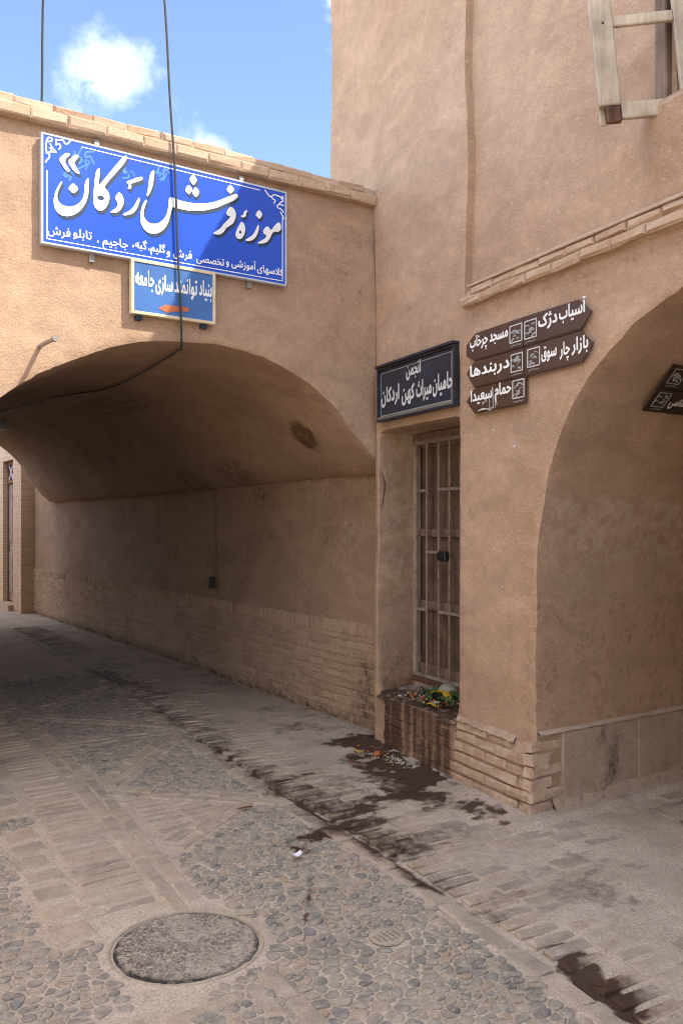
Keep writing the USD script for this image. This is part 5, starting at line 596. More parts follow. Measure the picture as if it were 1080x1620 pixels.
# brick ledge along the street face
lb = []
for row, (z, prot, h) in enumerate(((2.962, 0.052, 0.058), (3.022, 0.030, 0.05))):
    y = 3.985 - 0.08 * row
    while y > 0.6:
        L = 0.215 + rng.uniform(-.012, .012); yc = y - L / 2
        c = onface(yc, z, 0.0)
        lb.append((c, block(c, UR, UZ, NR, L - 0.003, h - 0.003, prot + rng.uniform(-.003, .003), ch=0.012, jit=0.003, sink=0.10), float(rng.uniform(.35, 1)), 0.012)); y -= L
pieces(corner, 'ledge_brick', lb, M['brick'], 'further_ledge_bricks', 60)
led = [place(rbox(0, 3.36, -0.1, 0.012, -0.032, 0.078, 0.008), onface(3.97, 2.962), UR, NR, UZ), place(rbox(0, 3.3, -0.06, 0.034, -0.014, 0.004, 0.004), onface(3.93, 3.062), UR, NR, UZ)]
obj('ledge_mortar', T(*join(led)), M['mortar'], corner, fields={'stain': 0, 'pale': 0})

# brick plinth, flaring a little, from the doorstep to the corner; return round the corner into the passage
pb = []
for k in range(6):
    z = 0.036 + k * 0.066; prot = 0.048 - 0.006 * k; y = 4.07 - (0.1 if k % 2 else 0)
    first = True
    while y > 3.36:
        L = 0.21 + rng.uniform(-.01, .01)
        if first and k % 2: L = 0.1; y = 4.07
        first = False
        L = min(L, y - 3.325); yc = y - L / 2
        if L > 0.03:
            worn = 0.008 if yc < 3.5 else 0.0
            zz = z - 0.012 * (4.07 - yc) * k / 5
            c = onface(yc, zz, 0.0)
            if not (k == 5 and yc < 3.58): pb.append((c, block(c, UR, UZ, NR, L - 0.001, 0.058, prot + rng.uniform(-.003, .003), ch=0.010 + worn * .4, jit=0.0022 + worn * .2, sink=0.08), float(rng.uniform(.3, 1)), 0.012))
        y -= L
for k in range(6):
    z = 0.045 + k * 0.068; x = face_x(3.33) - 0.035; tot = 0.24 if k % 2 else 0.16
    L = tot; c = np.array([x + L / 2, 3.33, z])
    pb.append((c, block(c, XH, UZ, -YH, L, 0.058, 0.006 + rng.uniform(-.003, .004), ch=0.008, jit=0.003, sink=0.06), float(rng.uniform(.2, .8)), 0.012))
pieces(corner, 'plinth_brick', pb, M['brick'], 'plinth_bricks', 80, {'stain': lambda P: 0.25 * (P[:, 2] < 0.1), 'pale': lambda P: 0.35 + 0 * P[:, 0]})
pm = [place((np.array([(0, 0, 0), (0.745, 0, 0), (0.745, 0.038, 0), (0, 0.038, 0), (0, 0, .41), (0.745, 0, .38), (0.745, 0.008, .38), (0, 0.008, .41)], float), np.array([(0, 1, 5), (0, 5, 4), (2, 3, 7), (2, 7, 6), (1, 2, 6), (1, 6, 5), (3, 0, 4), (3, 4, 7), (4, 5, 6), (4, 6, 7)])), onface(4.075, 0.0, -0.01), UR, NR, UZ)]
obj('plinth_mortar', T(*join(pm)), M['mortar'], corner, fields={'stain': 0.1, 'pale': 0})
# sloped mortar cap with a broken-off end, and the mortar fillets at the foot
def lofted(sec, n, o0, o1, jit=0.006, seed=2):
    """Sweep a small cross-section (out, up) between two points along the wall with uneven surface."""
    r = np.random.default_rng(seed); o0, o1 = np.array(o0, float), np.array(o1, float); rows = []
    for i in range(n + 1):
        o = o0 + (o1 - o0) * i / n
        rows.append([(o, a + (r.normal(0, jit) if 0 < j < len(sec) - 1 else 0), b + (r.normal(0, jit) if 0 < j < len(sec) - 1 else 0)) for j, (a, b) in enumerate(sec)])
    return rows
def strip(sec, n, p0, p1, nout, jit=0.005, seed=2):
    rows = lofted(sec, n, p0, p1, jit, seed); m = len(sec); v = np.array([o + nout * a + UZ * b for row in rows for (o, a, b) in row])
    f = []
    for i in range(len(rows) - 1):
        for j in range(m - 1):
            a = i * m + j; f += [(a, a + 1, a + m + 1), (a, a + m + 1, a + m)]
    return v, np.array(f)
obj('plinth_cap', T(*strip([(-0.03, 0.055), (0.0, 0.032), (0.018, 0.006), (0.021, -0.004), (0.0, -0.015)], 30, onface(4.07, 0.392), onface(3.50, 0.376), NR, 0.004)), M['mortar'], corner, smooth=50, fields={'stain': 0, 'pale': 0.2})
obj('base_fillet', T(*strip([(0.0, 0.085), (0.022, 0.06), (0.034, 0.03), (0.055, 0.004), (0.07, -0.02)], 40, np.array([face_x(3.33) + 0.12, 3.33, 0.01]), np.array([6.0, 3.33, 0.03]), -YH, 0.005, 5)), M['mortar'], corner, smooth=60, fields={'stain': lambda P: 0.25 + 0 * P[:, 0], 'pale': 0.3})
# grey stone facing of the passage's plinth
sl = []
x = face_x(3.33) + 0.20
for k, L in enumerate((0.36, 0.30, 0.42, 0.36, 0.5, 0.45, 0.5)):
    c = np.array([x + L / 2, 3.33, 0.235]); sl.append((c, block(c, XH, UZ, -YH, L - 0.004, 0.425, 0.012 + rng.uniform(-.002, .002), ch=0.004, jit=0.003, sink=0.05), 0.5, L * 0.4)); x += L
def slab_stain(P):
    w = meshkit.fbm(P * np.array([9, 9, 4]), 3, 61)
    s = 0.70 * smoothstep(0.30, 0.05, np.abs(P[:, 0] - 3.98)) * smoothstep(0.42, 0.75, w) 
    return s
def dense(m, e=0.05):
    t = trimesh.Trimesh(*m, process=False); v, f = trimesh.remesh.subdivide_to_size(t.vertices, t.faces, e); return v, f
sl = [(c, dense(m), t, s) for c, m, t, s in sl]
pieces(corner, 'plinth_slab', sl, M['slab'], 'further_slabs', 20, {'stain': slab_stain, 'pale': lambda P: 0.6 * smoothstep(0.2, 0.05, P[:, 2])})
obj('plinth_lip', T(*strip([(-0.02, 0.02), (0.014, 0.012), (0.022, 0.0), (0.010, -0.012), (-0.01, -0.014)], 30, np.array([face_x(3.33) + .02, 3.33, 0.452]), np.array([6.0, 3.33, 0.452]), -YH, 0.003, 9)), M['mortar'], corner, smooth=50, fields={'stain': 0, 'pale': 0.4})

# doorstep: stained brick face, dirty top
sb = []
for k in range(6):
    z = 0.034 + k * 0.062; y = 4.965 - (0.09 if k % 2 else 0)
    if k % 2:
        c = onface(4.925, z); sb.append((c, block(c, UR, UZ, NR, 0.08, 0.053, 0.026, ch=0.008, jit=0.003, sink=0.06), float(rng.uniform(.2, .9)), 0.01))
    while y > 4.10:
        L = min(0.205 + rng.uniform(-.01, .01), y - 4.075); yc = y - L / 2; c = onface(yc, z)
        sb.append((c, dense(block(c, UR, UZ, NR, L - 0.003, 0.058, 0.022 + rng.uniform(-.003, .003), ch=0.006, jit=0.0022, sink=0.06), 0.06), float(rng.uniform(.2, .9)), 0.012)); y -= L
def step_stain(P):
    w = meshkit.noise(np.c_[P[:, 1] * 16, P[:, 2] * 1.2, P[:, 2] * 0], 71)
    s = 0.68 + 0.5 * w
    s = np.maximum(s, 1.3 * np.exp(-((P[:, 1] - 4.83) / 0.04) ** 2)); s = np.maximum(s, 0.95 * np.exp(-((P[:, 1] - 4.22) / 0.05) ** 2))
    return s * smoothstep(4.02, 4.13, P[:, 1])
pieces(corner, 'step_brick', sb, M['step_brick'], 'step_bricks', 60, {'stain': step_stain, 'pale': 0})
obj('step_mortar', T(*place(rbox(0, 0.90, -0.06, 0.016, 0, 0.372, 0.004), onface(4.975, 0.0), UR, NR, UZ)), M['step_brick'], corner, fields={'stain': 0.55, 'pale': 0, 'tone': 0.4})
Ps, fs = sheet(0, 0.47, 4.08, 5.08, 0.02)
q = Ps.copy(); Ps[:, 2] = 0.378 + 0.05 * (Ps[:, 0] / 0.45) + 0.035 * (meshkit.fbm(np.c_[Ps[:, :2] * 9, Ps[:, 2]], 3, 81) - 0.45)
edgef = smoothstep(0.0, 0.04, Ps[:, 0]); Ps[:, 2] = Ps[:, 2] * edgef + (1 - edgef) * 0.35
Ps[:, 0] += 3.06 + K * Ps[:, 1] - 0.024
obj('step_top', T(Ps, fs), M['soil'], corner, smooth=True, fields={'stain': lambda P: 0.95 - 0.5 * smoothstep(4.05, 4.5, P[:, 0] * 0 + P[:, 1]) * smoothstep(0.1, 0.35, P[:, 0] - face_x(P[:, 1])), 'pale': 0})

for (y, z, s) in ((3.504, 2.05, .007), (3.964, 1.701, .005), (3.70, 2.163, .004), (3.62, 1.25, .004)):
    v, f = crumpled((0, 0, 0), s, 5, 1); obj('plaster_fleck', T(*place((v, f), onface(y, z, 0.006), UR, UZ, NR)), M['paper'], corner)
ck = [onface(5.045, z, -0.002 + 0.004 * math.sin(z * 60)) + UR * u for u, z in ((0.0, 1.985), (0.02, 1.955), (0.045, 1.93), (0.05, 1.88), (0.035, 1.83), (0.03, 1.79), (0.012, 1.76), (0.008, 1.73))]
obj('plaster_crack', T(*tube(ck, [0.003, 0.005, 0.006, 0.006, 0.005, 0.005, 0.004, 0.002], 6)), M['rot_wood'], corner)
# the door behind its grille
def at_door(xp, y, z): return np.array([face_x(y) + xp, y, z])
door = thing('door', parent=corner)
DY = [5.09, 4.90, 4.72, 4.55, 4.36, 4.18, 4.05]
for a, b in zip(DY[:-1], DY[1:]):
    obj('plank', T(*place(rbox(0, (a - b) * LK - 0.006, -0.03, rng.uniform(-0.004, 0.004), 0.46, 2.27, 0.004), at_door(0.385, a, 0), UR, NR, UZ)), M['door_wood'] if rng.random() < 0.55 else M['door_wood_dark'], door)
for z0, z1 in ((2.18, 2.255), (1.52, 1.58), (0.98, 1.05), (0.50, 0.58)):
    obj('rail', T(*place(rbox(0, 1.03, 0, 0.022, z0, z1, 0.005), at_door(0.378, 5.085, 0), UR, NR, UZ)), M['door_wood'], door)
obj('door_frame', T(*place(rbox(0, 0.035, 0, 0.05, 0.45, 2.27, 0.004), at_door(0.372, 5.085, 0), UR, NR, UZ)), M['pale_wood'], door)
obj('lintel', T(*place(rbox(0, 1.03, 0, 0.05, 2.225, 2.285, 0.006), at_door(0.36, 5.085, 0), UR, NR, UZ)), M['door_wood'], door)
obj('sill', T(*place(rbox(0, 1.03, 0, 0.045, 0.445, 0.485, 0.006), at_door(0.355, 5.085, 0), UR, NR, UZ)), M['rot_wood'], door)
obj('threshold', T(*place(rbox(0, 1.02, 0, 0.05, 0.33, 0.448, 0.012), at_door(0.37, 5.08, 0), UR, NR, UZ)), M['mortar'], door, fields={'stain': 0.35, 'pale': 0})
BY = [5.030, 4.887, 4.729, 4.592, 4.455, 4.32, 4.19, 4.09]
GX = 0.315
for i, y in enumerate(BY):
    wd = 0.024 if i == 0 else 0.016
    obj('grille_bar', T(*place(rbox(-wd / 2, wd / 2, -0.007, 0.007, 0.49, 2.24, 0.002), at_door(GX, y, 0), UR, NR, UZ)), M['grille'], door)
for i in range(len(BY) - 1):
    for z in ((1.41,) if i % 3 == 1 else (1.86, 0.985)):
        obj('grille_crosspiece', T(*place(rbox(0.004, (BY[i] - BY[i + 1]) * LK - 0.004, -0.006, 0.006, z - 0.011, z + 0.011, 0.002), at_door(GX, BY[i], 0), UR, NR, UZ)), M['grille'], door)
for z in (0.50, 2.215):
    obj('grille_frame', T(*place(rbox(0, 0.98, -0.009, 0.009, z - 0.014, z + 0.014, 0.002), at_door(GX + 0.004, 5.075, 0), UR, NR, UZ)), M['grille'], door)
lk = [place(rbox(-0.05, 0.045, 0.01, 0.05, -0.035, 0.035, 0.008), at_door(GX, 4.625, 1.385), UR, NR, UZ), place(rbox(0.0, 0.03, 0.05, 0.062, -0.012, 0.012, 0.004), at_door(GX, 4.625, 1.385), UR, NR, UZ), place(tube([(-0.06 + 0.022 * math.cos(t), 0.03, 0.022 * math.sin(t)) for t in np.linspace(0.5, 5.8, 12)], 0.006), at_door(GX, 4.625, 1.385), UR, NR, UZ)]
obj('lock', T(*join(lk)), M['lock'], door, smooth=30)

# upper window: dark opening with its fixed frame and an old sash swung out over the street
win = thing('window', parent=corner)
WX = 0.05
obj('frame', T(*place(join([rbox(-0.09, -0.02, -0.05, 0.03, 3.45, 4.7, 0.006), rbox(-0.02, 1.15, -0.05, 0.02, 3.47, 3.53, 0.006), rbox(1.08, 1.15, -0.05, 0.02, 3.53, 4.7, 0.006)]), at_door(WX, 2.42, 0), UR, NR, UZ)), M['door_wood'], win)
obj('pane', T(*place(rbox(0, 1.16, -0.30, -0.29, 3.5, 4.75, 0.001), at_door(WX, 2.41, 0), UR, NR, UZ)), M['glass'], win)
Usash = np.array([0.712, -0.702, 0]); Nsash = np.array([-0.702, -0.712, 0])
sash = thing('sash', parent=win)
th = math.radians(5.5)
Su = Usash * math.cos(th) + UZ * math.sin(th) * 0; Sv = UZ * math.cos(th) - Usash * math.sin(th)
S0 = np.array([3.123, 2.607, 3.43])
def sb_(x0, x1, z0, z1, d0=-0.02, d1=0.02): return place(rbox(x0, x1, d0, d1, z0, z1, 0.005), S0, Su, Nsash, Sv)
obj('stile', T(*join([sb_(0.0, 0.095, 0.075, 1.25), sb_(0.0, 0.03, 0.0, 1.25, -0.035, -0.02)])), M['pale_wood'], sash, label='outer stile with worn paint')
obj('stile', T(*sb_(0.355, 0.45, 0.0, 1.25)), M['pale_wood'], sash)
obj('stile_end', T(*sb_(0.028, 0.092, 0.0, 0.075, -0.018, 0.014)), M['rot_wood'], sash)
obj('bottom_rail', T(*sb_(0.095, 0.355, 0.012, 0.085, -0.016, 0.016)), M['pale_wood'], sash)
obj('glazing_bar', T(*sb_(0.095, 0.355, 0.435, 0.482, -0.014, 0.014)), M['pale_wood'], sash)
obj('top_rail', T(*sb_(0.095, 0.355, 1.15, 1.25, -0.016, 0.016)), M['pale_wood'], sash)
for (u_, w_) in ((0.05, 0.45), (0.05, 0.06), (0.40, 0.45), (0.40, 0.06)):
    obj('nail', T(*place(tube([(0, 0, 0), (0, 0, 0.004)], 0.006, 8), S0 + Su * u_ + Sv * (w_ + .0) + Nsash * 0.019, Su, Sv, Nsash)), M['iron'], sash)
# plaster sill bulging out under the window
sy = np.linspace(0, 1, 26); rows = []
for i, t in enumerate(np.linspace(0, 1.55, 40)):
    g = smoothstep(0, 0.22, t) * 0.115
    for a, b in ((-0.06, 0.02), (g * 0.6, 0.012), (g * 0.95, -0.004), (g, -0.03), (g * 0.9, -0.09), (g * 0.62, -0.20), (g * 0.28, -0.33), (0.0, -0.46), (-0.05, -0.52)):
        rows.append(onface(2.66, 3.502) - NR * WX + UR * t + NR * a + UZ * b)
V = np.array(rows); m = 9; Fs = []
for i in range(39):
    for j in range(m - 1):
        a = i * m + j; Fs += [(a, a + m + 1, a + 1), (a, a + m, a + m + 1)]
V, Fs = trimesh.remesh.subdivide_to_size(V, np.array(Fs), 0.06); V = V + rough(V, .008, .008, .003, seed=15)
obj('window_sill', T(V, Fs[:, ::-1]), M['plaster'], corner, smooth=60, fields={'stain': 0, 'pale': 0})

# ------------------------------------------------------------------ THE COVERED ARCHWAY
arch = thing('covered_archway', 'vaulted mud plastered archway over the alley with a brick parapet', 'archway')
xs = np.linspace(0.76, 3.84, 60)
vp = Polygon([(0.76, 1.9)] + [(x, float(prof(x))) for x in xs] + [(3.84, 1.9)])
abody = mbox(-0.6, 4.9, FY, 14.9, -0.3, 3.97) + mbox(3.905, 4.9, 14.85, 16.2, -0.3, 3.3)
abody -= prism(vp, 'y', 5.0, 15.0)
abody -= mbox(0.72, 3.88, 5.0, 15.0, -0.6, 2.0) + mbox(0.72, 3.905, 8.30, 15.0, -0.6, 2.0)
def vault_warp(v):
    s = vault_scale(v[:, 1]); z = v[:, 2]
    inside = (v[:, 1] > FY + 0.05) & (z > 2.005) & (z < 2.9) & (v[:, 0] > 0.7) & (v[:, 0] < 3.9)
    z2 = np.where(inside, 2 + (z - 2) * s, z); v = v.copy(); v[:, 2] = z2; return v
V, Fc = plastered(abody, 0.055, 23, warp=vault_warp, soften=1)
def arch_stain(P):
    s = np.zeros(len(P)); w = meshkit.fbm(P * 3.1, 3, 51)
    ins = (P[:, 1] > FY + 0.12) & (P[:, 0] > 0.6) & (P[:, 0] < 4.0)
    up = ins & (P[:, 2] > 2.0)
    soot_shade = 0.0
    s = np.where(ins, soot_shade, s)
    def blob(c, r, k):
        nonlocal s
        d = np.linalg.norm((P - np.array(c)) / np.array(r), axis=1); s = np.maximum(s, k * smoothstep(1.25, 0.65, d + 0.5 * (w - .5)))
    blob((3.47, 5.83, 2.31), (0.16, 0.17, 0.16), 1.0)
    for o in (0, .12, .24): blob((2.95 - o, 8.35 + o * 1.6, 2.80), (0.06, 0.95, 0.2), 0.52)
    blob((3.70, 7.45, 2.1), (0.25, 0.35, 0.2), 0.5); blob((3.72, 8.6, 2.08), (0.25, 0.4, 0.18), 0.42); blob((3.88, 7.3, 1.9), (0.1, 0.2, 0.05), 0.6)
    # damp up the inside wall behind the niche corner
    s = np.where(ins & (P[:, 0] > 3.7) & (P[:, 2] < 2), np.maximum(s, 0.30 * smoothstep(0.45, 0.7, w)), s)
    front = (np.abs(P[:, 1] - FY) < 0.1)
    s = np.where(front & (P[:, 0] > 3.3) & (P[:, 2] > 2.2), np.maximum(s, 0.16), s)
    return s
def arch_soot_shade(P):
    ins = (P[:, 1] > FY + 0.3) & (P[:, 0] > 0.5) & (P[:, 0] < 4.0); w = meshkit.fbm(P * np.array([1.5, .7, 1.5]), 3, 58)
    s = smoothstep(6.4, 8.6, P[:, 1]) * smoothstep(14.6, 12.5, P[:, 1]) * (0.12 + 0.20 * smoothstep(1.2, 2.4, P[:, 2])) + 0.10 * smoothstep(5.6, 6.5, P[:, 1])  # soot plus painted shade: the deep middle of the tunnel is darkened
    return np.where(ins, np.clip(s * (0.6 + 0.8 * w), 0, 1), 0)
def arch_pale(P):
    w = meshkit.fbm(P * 1.9, 3, 57); ins = (P[:, 1] > FY + 0.12) & (P[:, 0] > 3.6) & (P[:, 2] < 2.0)
    s = np.where(ins, 0.4 * smoothstep(0.45, 0.75, w), 0.0)
    far = (P[:, 1] > 14.85); return np.where(far, 0.2, s)
obj('wall', T(V, Fc), M['plaster'], arch, smooth=35, fields={'stain': arch_stain, 'pale': arch_pale, 'soot_shade': arch_soot_shade})
# parapet: two courses of bricks
cb = []
for row, (z, prot, h, st) in enumerate(((3.985, 0.062, 0.068, 0.0), (4.052, 0.030, 0.056, 0.11))):
    x = 3.66 - (0.1 if row else 0)
    while x > -0.5:
        L = 0.222 + rng.uniform(-.012, .012); c = np.array([x - L / 2, FY, z + rng.normal(0, .003)])
        cb.append((c, block(c, XH, UZ, -YH, L - 0.006, h - 0.004, prot + rng.uniform(-.004, .004), ch=0.010, jit=0.003, sink=0.16), float(rng.uniform(.25, 1) - 0.2 * row), 0.015)); x -= L
pieces(arch, 'parapet_brick', cb, M['cornice_brick'], 'further_parapet_bricks', 60)
obj('parapet_mortar', T(*join([rbox(-0.5, 3.66, FY - 0.048, FY + 0.25, 3.953, 4.014, 0.006), rbox(-0.5, 3.66, FY - 0.018, FY + 0.25, 4.018, 4.076, 0.006)])), M['mortar'], arch, fields={'stain': 0, 'pale': 0.3})
# brick dado inside: near stretch and far stretch, each topped by a row of bricks on end
db = []
for (ya, yb, xw) in ((5.30, 8.30, 3.872), (8.33, 16.2, 3.897)):
    for k in range(11):
        z = 0.04 + k * 0.0655; y = ya + (0.055 if k % 2 else 0.0)
        while y < yb - 0.03:
            L = min(0.215 + rng.uniform(-.01, .01), yb - y); c = np.array([xw, y + L / 2, z])
            if (c[1] - 8.44) ** 2 + 0 * z > 0: db.append((c, block(c, YH, UZ, -XH, L - 0.011, 0.052, 0.007 + rng.uniform(-.002, .002), ch=0.006, jit=0.0018, sink=0.02), float(rng.uniform(.1, .9)), 0.012))
            y += L
    y = ya
    while y < yb - 0.03:
        L = 0.066; c = np.array([xw, y + L / 2, 0.768]); db.append((c, block(c, YH, UZ, -XH, L - 0.012, 0.098, 0.008 + rng.uniform(-.003, .003), ch=0.006, jit=0.0025, sink=0.02), float(rng.uniform(.4, 1)), 0.008)); y += L
def dado_stain(P):
    w = meshkit.fbm(P * np.array([1, 3.5, 3.5]), 3, 91)
    s = 0.55 * smoothstep(0.16, 0.02, P[:, 2]) + 0.25 * smoothstep(0.45, 0.75, w)
    d = capsule(P[:, 1:], [(5.62, 0.05), (5.52, 0.42)], 0.12) + 0.25 * (w - .5)
    s = np.maximum(s, 0.62 * smoothstep(0.06, -0.04, d)); s = np.maximum(s, 0.55 * smoothstep(0.02, 0, np.abs(P[:, 1] - 5.85) - 0.006) * (P[:, 2] > .3) * (P[:, 2] < .75))
    return s + 0.12 * smoothstep(8.2, 9.0, P[:, 1]) * smoothstep(14, 12, P[:, 1])
pieces(arch, 'dado_brick', db, M['brick'], 'distant_dado_bricks', 300, {'stain': dado_stain, 'pale': 0})
obj('dado_mortar', T(*dense(join([rbox(3.870, 3.97, 5.29, 8.31, -0.05, 0.822, 0.003), rbox(3.895, 3.97, 8.31, 16.21, -0.05, 0.822, 0.003)]), 0.25)), M['mortar'], arch, fields={'stain': lambda P: dado_stain(P) * 0.7, 'pale': 0})
# small recess with a switch box in the inside wall
bx = obj('switch_box', T(*rbox(3.845, 3.90, 8.39, 8.47, 0.93, 1.05, 0.008)), M['iron'], arch)
obj('switch', T(*rbox(3.838, 3.846, 8.41, 8.45, 0.95, 1.0, 0.002)), M['lock'], bx)

# ------------------------------------------------------------------ NEIGHBOURS
house = thing('brick_house', 'brick house with a narrow wooden door seen beyond the end of the archway', 'house')
hb = mbox(3.68, 6.0, 16.215, 24.0, -0.3, 4.6) - mbox(3.0, 3.85, 16.86, 17.72, 0.12, 2.86)
hm = hb.to_mesh()
obj('wall', T(np.array(hm.vert_properties[:, :3], float), np.array(hm.tri_verts)), M['far_brick'], house)
fd = thing('door', parent=house)
obj('leaf', T(*join([rbox(3.79, 3.83, 16.93, 17.27, 0.14, 2.42, 0.006), rbox(3.775, 3.79, 16.97, 17.23, 0.3, 1.1, 0.006), rbox(3.775, 3.79, 16.97, 17.23, 1.3, 2.3, 0.006)])), M['grey_wood'], fd)
obj('leaf', T(*join([rbox(3.79, 3.83, 17.30, 17.66, 0.14, 2.42, 0.006), rbox(3.775, 3.79, 17.34, 17.62, 0.3, 1.1, 0.006), rbox(3.775, 3.79, 17.34, 17.62, 1.3, 2.3, 0.006)])), M['grey_wood'], fd)
obj('frame', T(*join([rbox(3.76, 3.84, 16.865, 16.925, 0.1, 2.85, 0.006), rbox(3.76, 3.84, 17.665, 17.715, 0.1, 2.85, 0.006), rbox(3.76, 3.84, 16.925, 17.665, 2.43, 2.49, 0.006), rbox(3.76, 3.84, 16.925, 17.665, 2.79, 2.85, 0.006)])), M['red_wood'], fd)
obj('transom_pane', T(*rbox(3.80, 3.805, 16.93, 17.66, 2.49, 2.79, 0.001)), M['glass'], fd)
for a, b in (((16.94, 2.5), (17.3, 2.78)), ((16.94, 2.78), (17.3, 2.5)), ((17.3, 2.5), (17.65, 2.78)), ((17.3, 2.78), (17.65, 2.5))):
    obj('lattice_bar', T(*tube([(3.785, a[0], a[1]), (3.785, b[0], b[1])], 0.017, 6)), M['paper'], fd)
obj('doorstep', T(*rbox(3.58, 3.9, 16.8, 17.8, -0.1, 0.115, 0.01)), M['mortar'], house, fields={'stain': 0.1, 'pale': 0.2})
def plain_wall(name, man, label, cat, edge=0.25, mat='plaster'):
    t = thing(name, label, cat); v, f = plastered(man, edge, 5, soften=0)
    obj('wall', T(v, f), M[mat], t, smooth=35, fields={'stain': 0, 'pale': 0}); return t
plain_wall('added_mud_house', mbox(-6.0, -0.62, 5.15, 15.0, -0.3, 4.3), 'unseen low mud house left of the covered archway, added to bounce sunlight', 'house')  # unseen, added for the sunlight its face throws back
plain_wall('added_bounce_wall', mbox(-2.9, -2.3, -9.0, 5.1, -0.3, 5.0), 'long unseen pale plastered wall added to bounce sunlight into the alley', 'wall', mat='pale_plaster')  # unseen wall, set close and pale to bounce sun into the shaded alley
plain_wall('alley_wall', mbox(-1.0, 0.35, 15.3, 30.0, -0.3, 3.4), 'mud wall lining the alley beyond the archway', 'wall')

# ------------------------------------------------------------------ SIGNS
def letters(key, scale=5000.0, depth=0.0015):
    return [one_word(w, scale, depth) for w in LETTERS[key].split('#')]
def one_word(word, scale, depth):
    ms = []
    for poly in word.split('|'):
        rings = [np.array([int(q) for q in r.split()], float).reshape(-1, 2) / scale for r in poly.split(';')]
        pg = Polygon(rings[0], rings[1:]).buffer(0)
        for g in getattr(pg, 'geoms', [pg]):
            if g.area > 1e-8: m = trimesh.creation.extrude_polygon(g, depth, engine='earcut'); ms.append((m.vertices, m.faces))
    return join(ms)
def sheet_of(pg, depth):
    m = trimesh.creation.extrude_polygon(pg, depth, engine='earcut'); return m.vertices, m.faces
def ring(x0, x1, z0, z1, w, d0, d1):
    """Frame of four mitred-looking bars in (u, v, out) axes."""
    return join([rbox(x0, x1, z0, z0 + w, d0, d1, 0.002), rbox(x0, x1, z1 - w, z1, d0, d1, 0.002), rbox(x0, x0 + w, z0 + w, z1 - w, d0, d1, 0.002), rbox(x1 - w, x1, z0 + w, z1 - w, d0, d1, 0.002)])

ms_ = thing('museum_sign', 'large blue enamel sign with big white Persian calligraphy and a double arrow, below the parapet', 'sign')
O = np.array([1.272, 5.108, 3.25]); AX = (XH, UZ, -YH)
def on_museum(m): return place(m, O, *AX)
obj('board', T(*on_museum(rbox(0.004, 1.619, -0.003, 0.627, -0.022, 0.012, 0.003))), M['sign_blue'], ms_)
obj('edge', T(*on_museum(ring(-0.004, 1.627, -0.011, 0.635, 0.012, -0.026, 0.015))), M['frame_metal'], ms_)
obj('border_line', T(*on_museum(join([rbox(0.026, 1.597, 0.018, 0.0235, 0.0115, 0.0135, 0.0005), rbox(0.026, 0.0315, 0.0235, 0.42, 0.0115, 0.0135, 0.0005), rbox(1.5915, 1.597, 0.0235, 0.45, 0.0115, 0.0135, 0.0005), rbox(0.23, 1.42, 0.600, 0.606, 0.0115, 0.0135, 0.0005)]))), M['white'], ms_)
def write(name, key, lift, mat, parent, on, depth=0.0015, shift=(0, 0)):
    for v, f in letters(key, depth=depth): obj(name, T(*on((v + [shift[0], shift[1], lift], f))), mat, parent)
write('print', 'museum_spray', 0.0118, M['sprig'], ms_, on_museum); write('letter_shadow', 'museum_shadow', 0.0122, M['navy'], ms_, on_museum)
write('lettering', 'museum', 0.0128, M['white'], ms_, on_museum, 0.003); write('lettering', 'museum_line', 0.0126, M['white'], ms_, on_museum)
write('corner_ornament', 'museum_orn', 0.0124, M['white'], ms_, on_museum)
for u, v in ((0.30, -0.035), (1.36, -0.032), (1.30, 0.655), (0.33, 0.655)):
    obj('bracket', T(*on_museum(rbox(u - 0.017, u + 0.017, v - 0.028, v + 0.028, -0.055, -0.014, 0.003))), M['steel'], ms_)

bs = thing('foundation_sign', 'small light blue sign in a cream frame with white Persian words and an orange arrow', 'sign')
O2 = np.array([1.808, 5.106, 2.913])
def on_blue(m): return place(m, O2, *AX)
obj('board', T(*on_blue(rbox(0.005, 0.551, 0.004, 0.326, -0.018, 0.010, 0.002))), M['sign_blue2'], bs)
obj('frame', T(*on_blue(ring(-0.004, 0.560, -0.006, 0.334, 0.019, -0.024, 0.016))), M['yellow_frame'], bs)
write('lettering', 'blue', 0.0105, M['white'], bs, on_blue); write('arrow', 'arrow', 0.0105, M['orange'], bs, on_blue)
for u in (0.055, 0.49): obj('bracket', T(*on_blue(rbox(u - 0.02, u + 0.02, -0.036, -0.004, -0.055, -0.004, 0.003))), M['navy'], bs)

ks = thing('society_sign', 'black sign with weathered white Persian lettering above the door niche', 'sign')
def on_black(m): return place(m, onface(5.02, 2.36, 0.028), UR, UZ, NR)
obj('board', T(*on_black(rbox(0.0, 0.965, 0.0, 0.362, -0.02, 0.006, 0.002))), M['black_sign'], ks)
obj('frame', T(*on_black(ring(-0.010, 0.978, -0.012, 0.372, 0.014, -0.03, 0.020))), M['black_sign'], ks)
obj('bottom_rail', T(*on_black(rbox(-0.004, 0.972, 0.0025, 0.024, 0.004, 0.016, 0.003))), M['grey_frame'], ks)
obj('side_rail', T(*on_black(rbox(0.950, 0.9635, 0.0245, 0.356, 0.004, 0.014, 0.003))), M['grey_frame'], ks)
obj('top_rail', T(*on_black(rbox(-0.014, 0.982, 0.3725, 0.392, -0.03, 0.034, 0.003))), M['black_sign'], ks)
obj('border_line', T(*on_black(ring(0.028, 0.94, 0.026, 0.334, 0.005, 0.0055, 0.0075))), M['print_grey'], ks)
write('lettering', 'black', 0.0065, M['letter_grey'], ks, on_black)

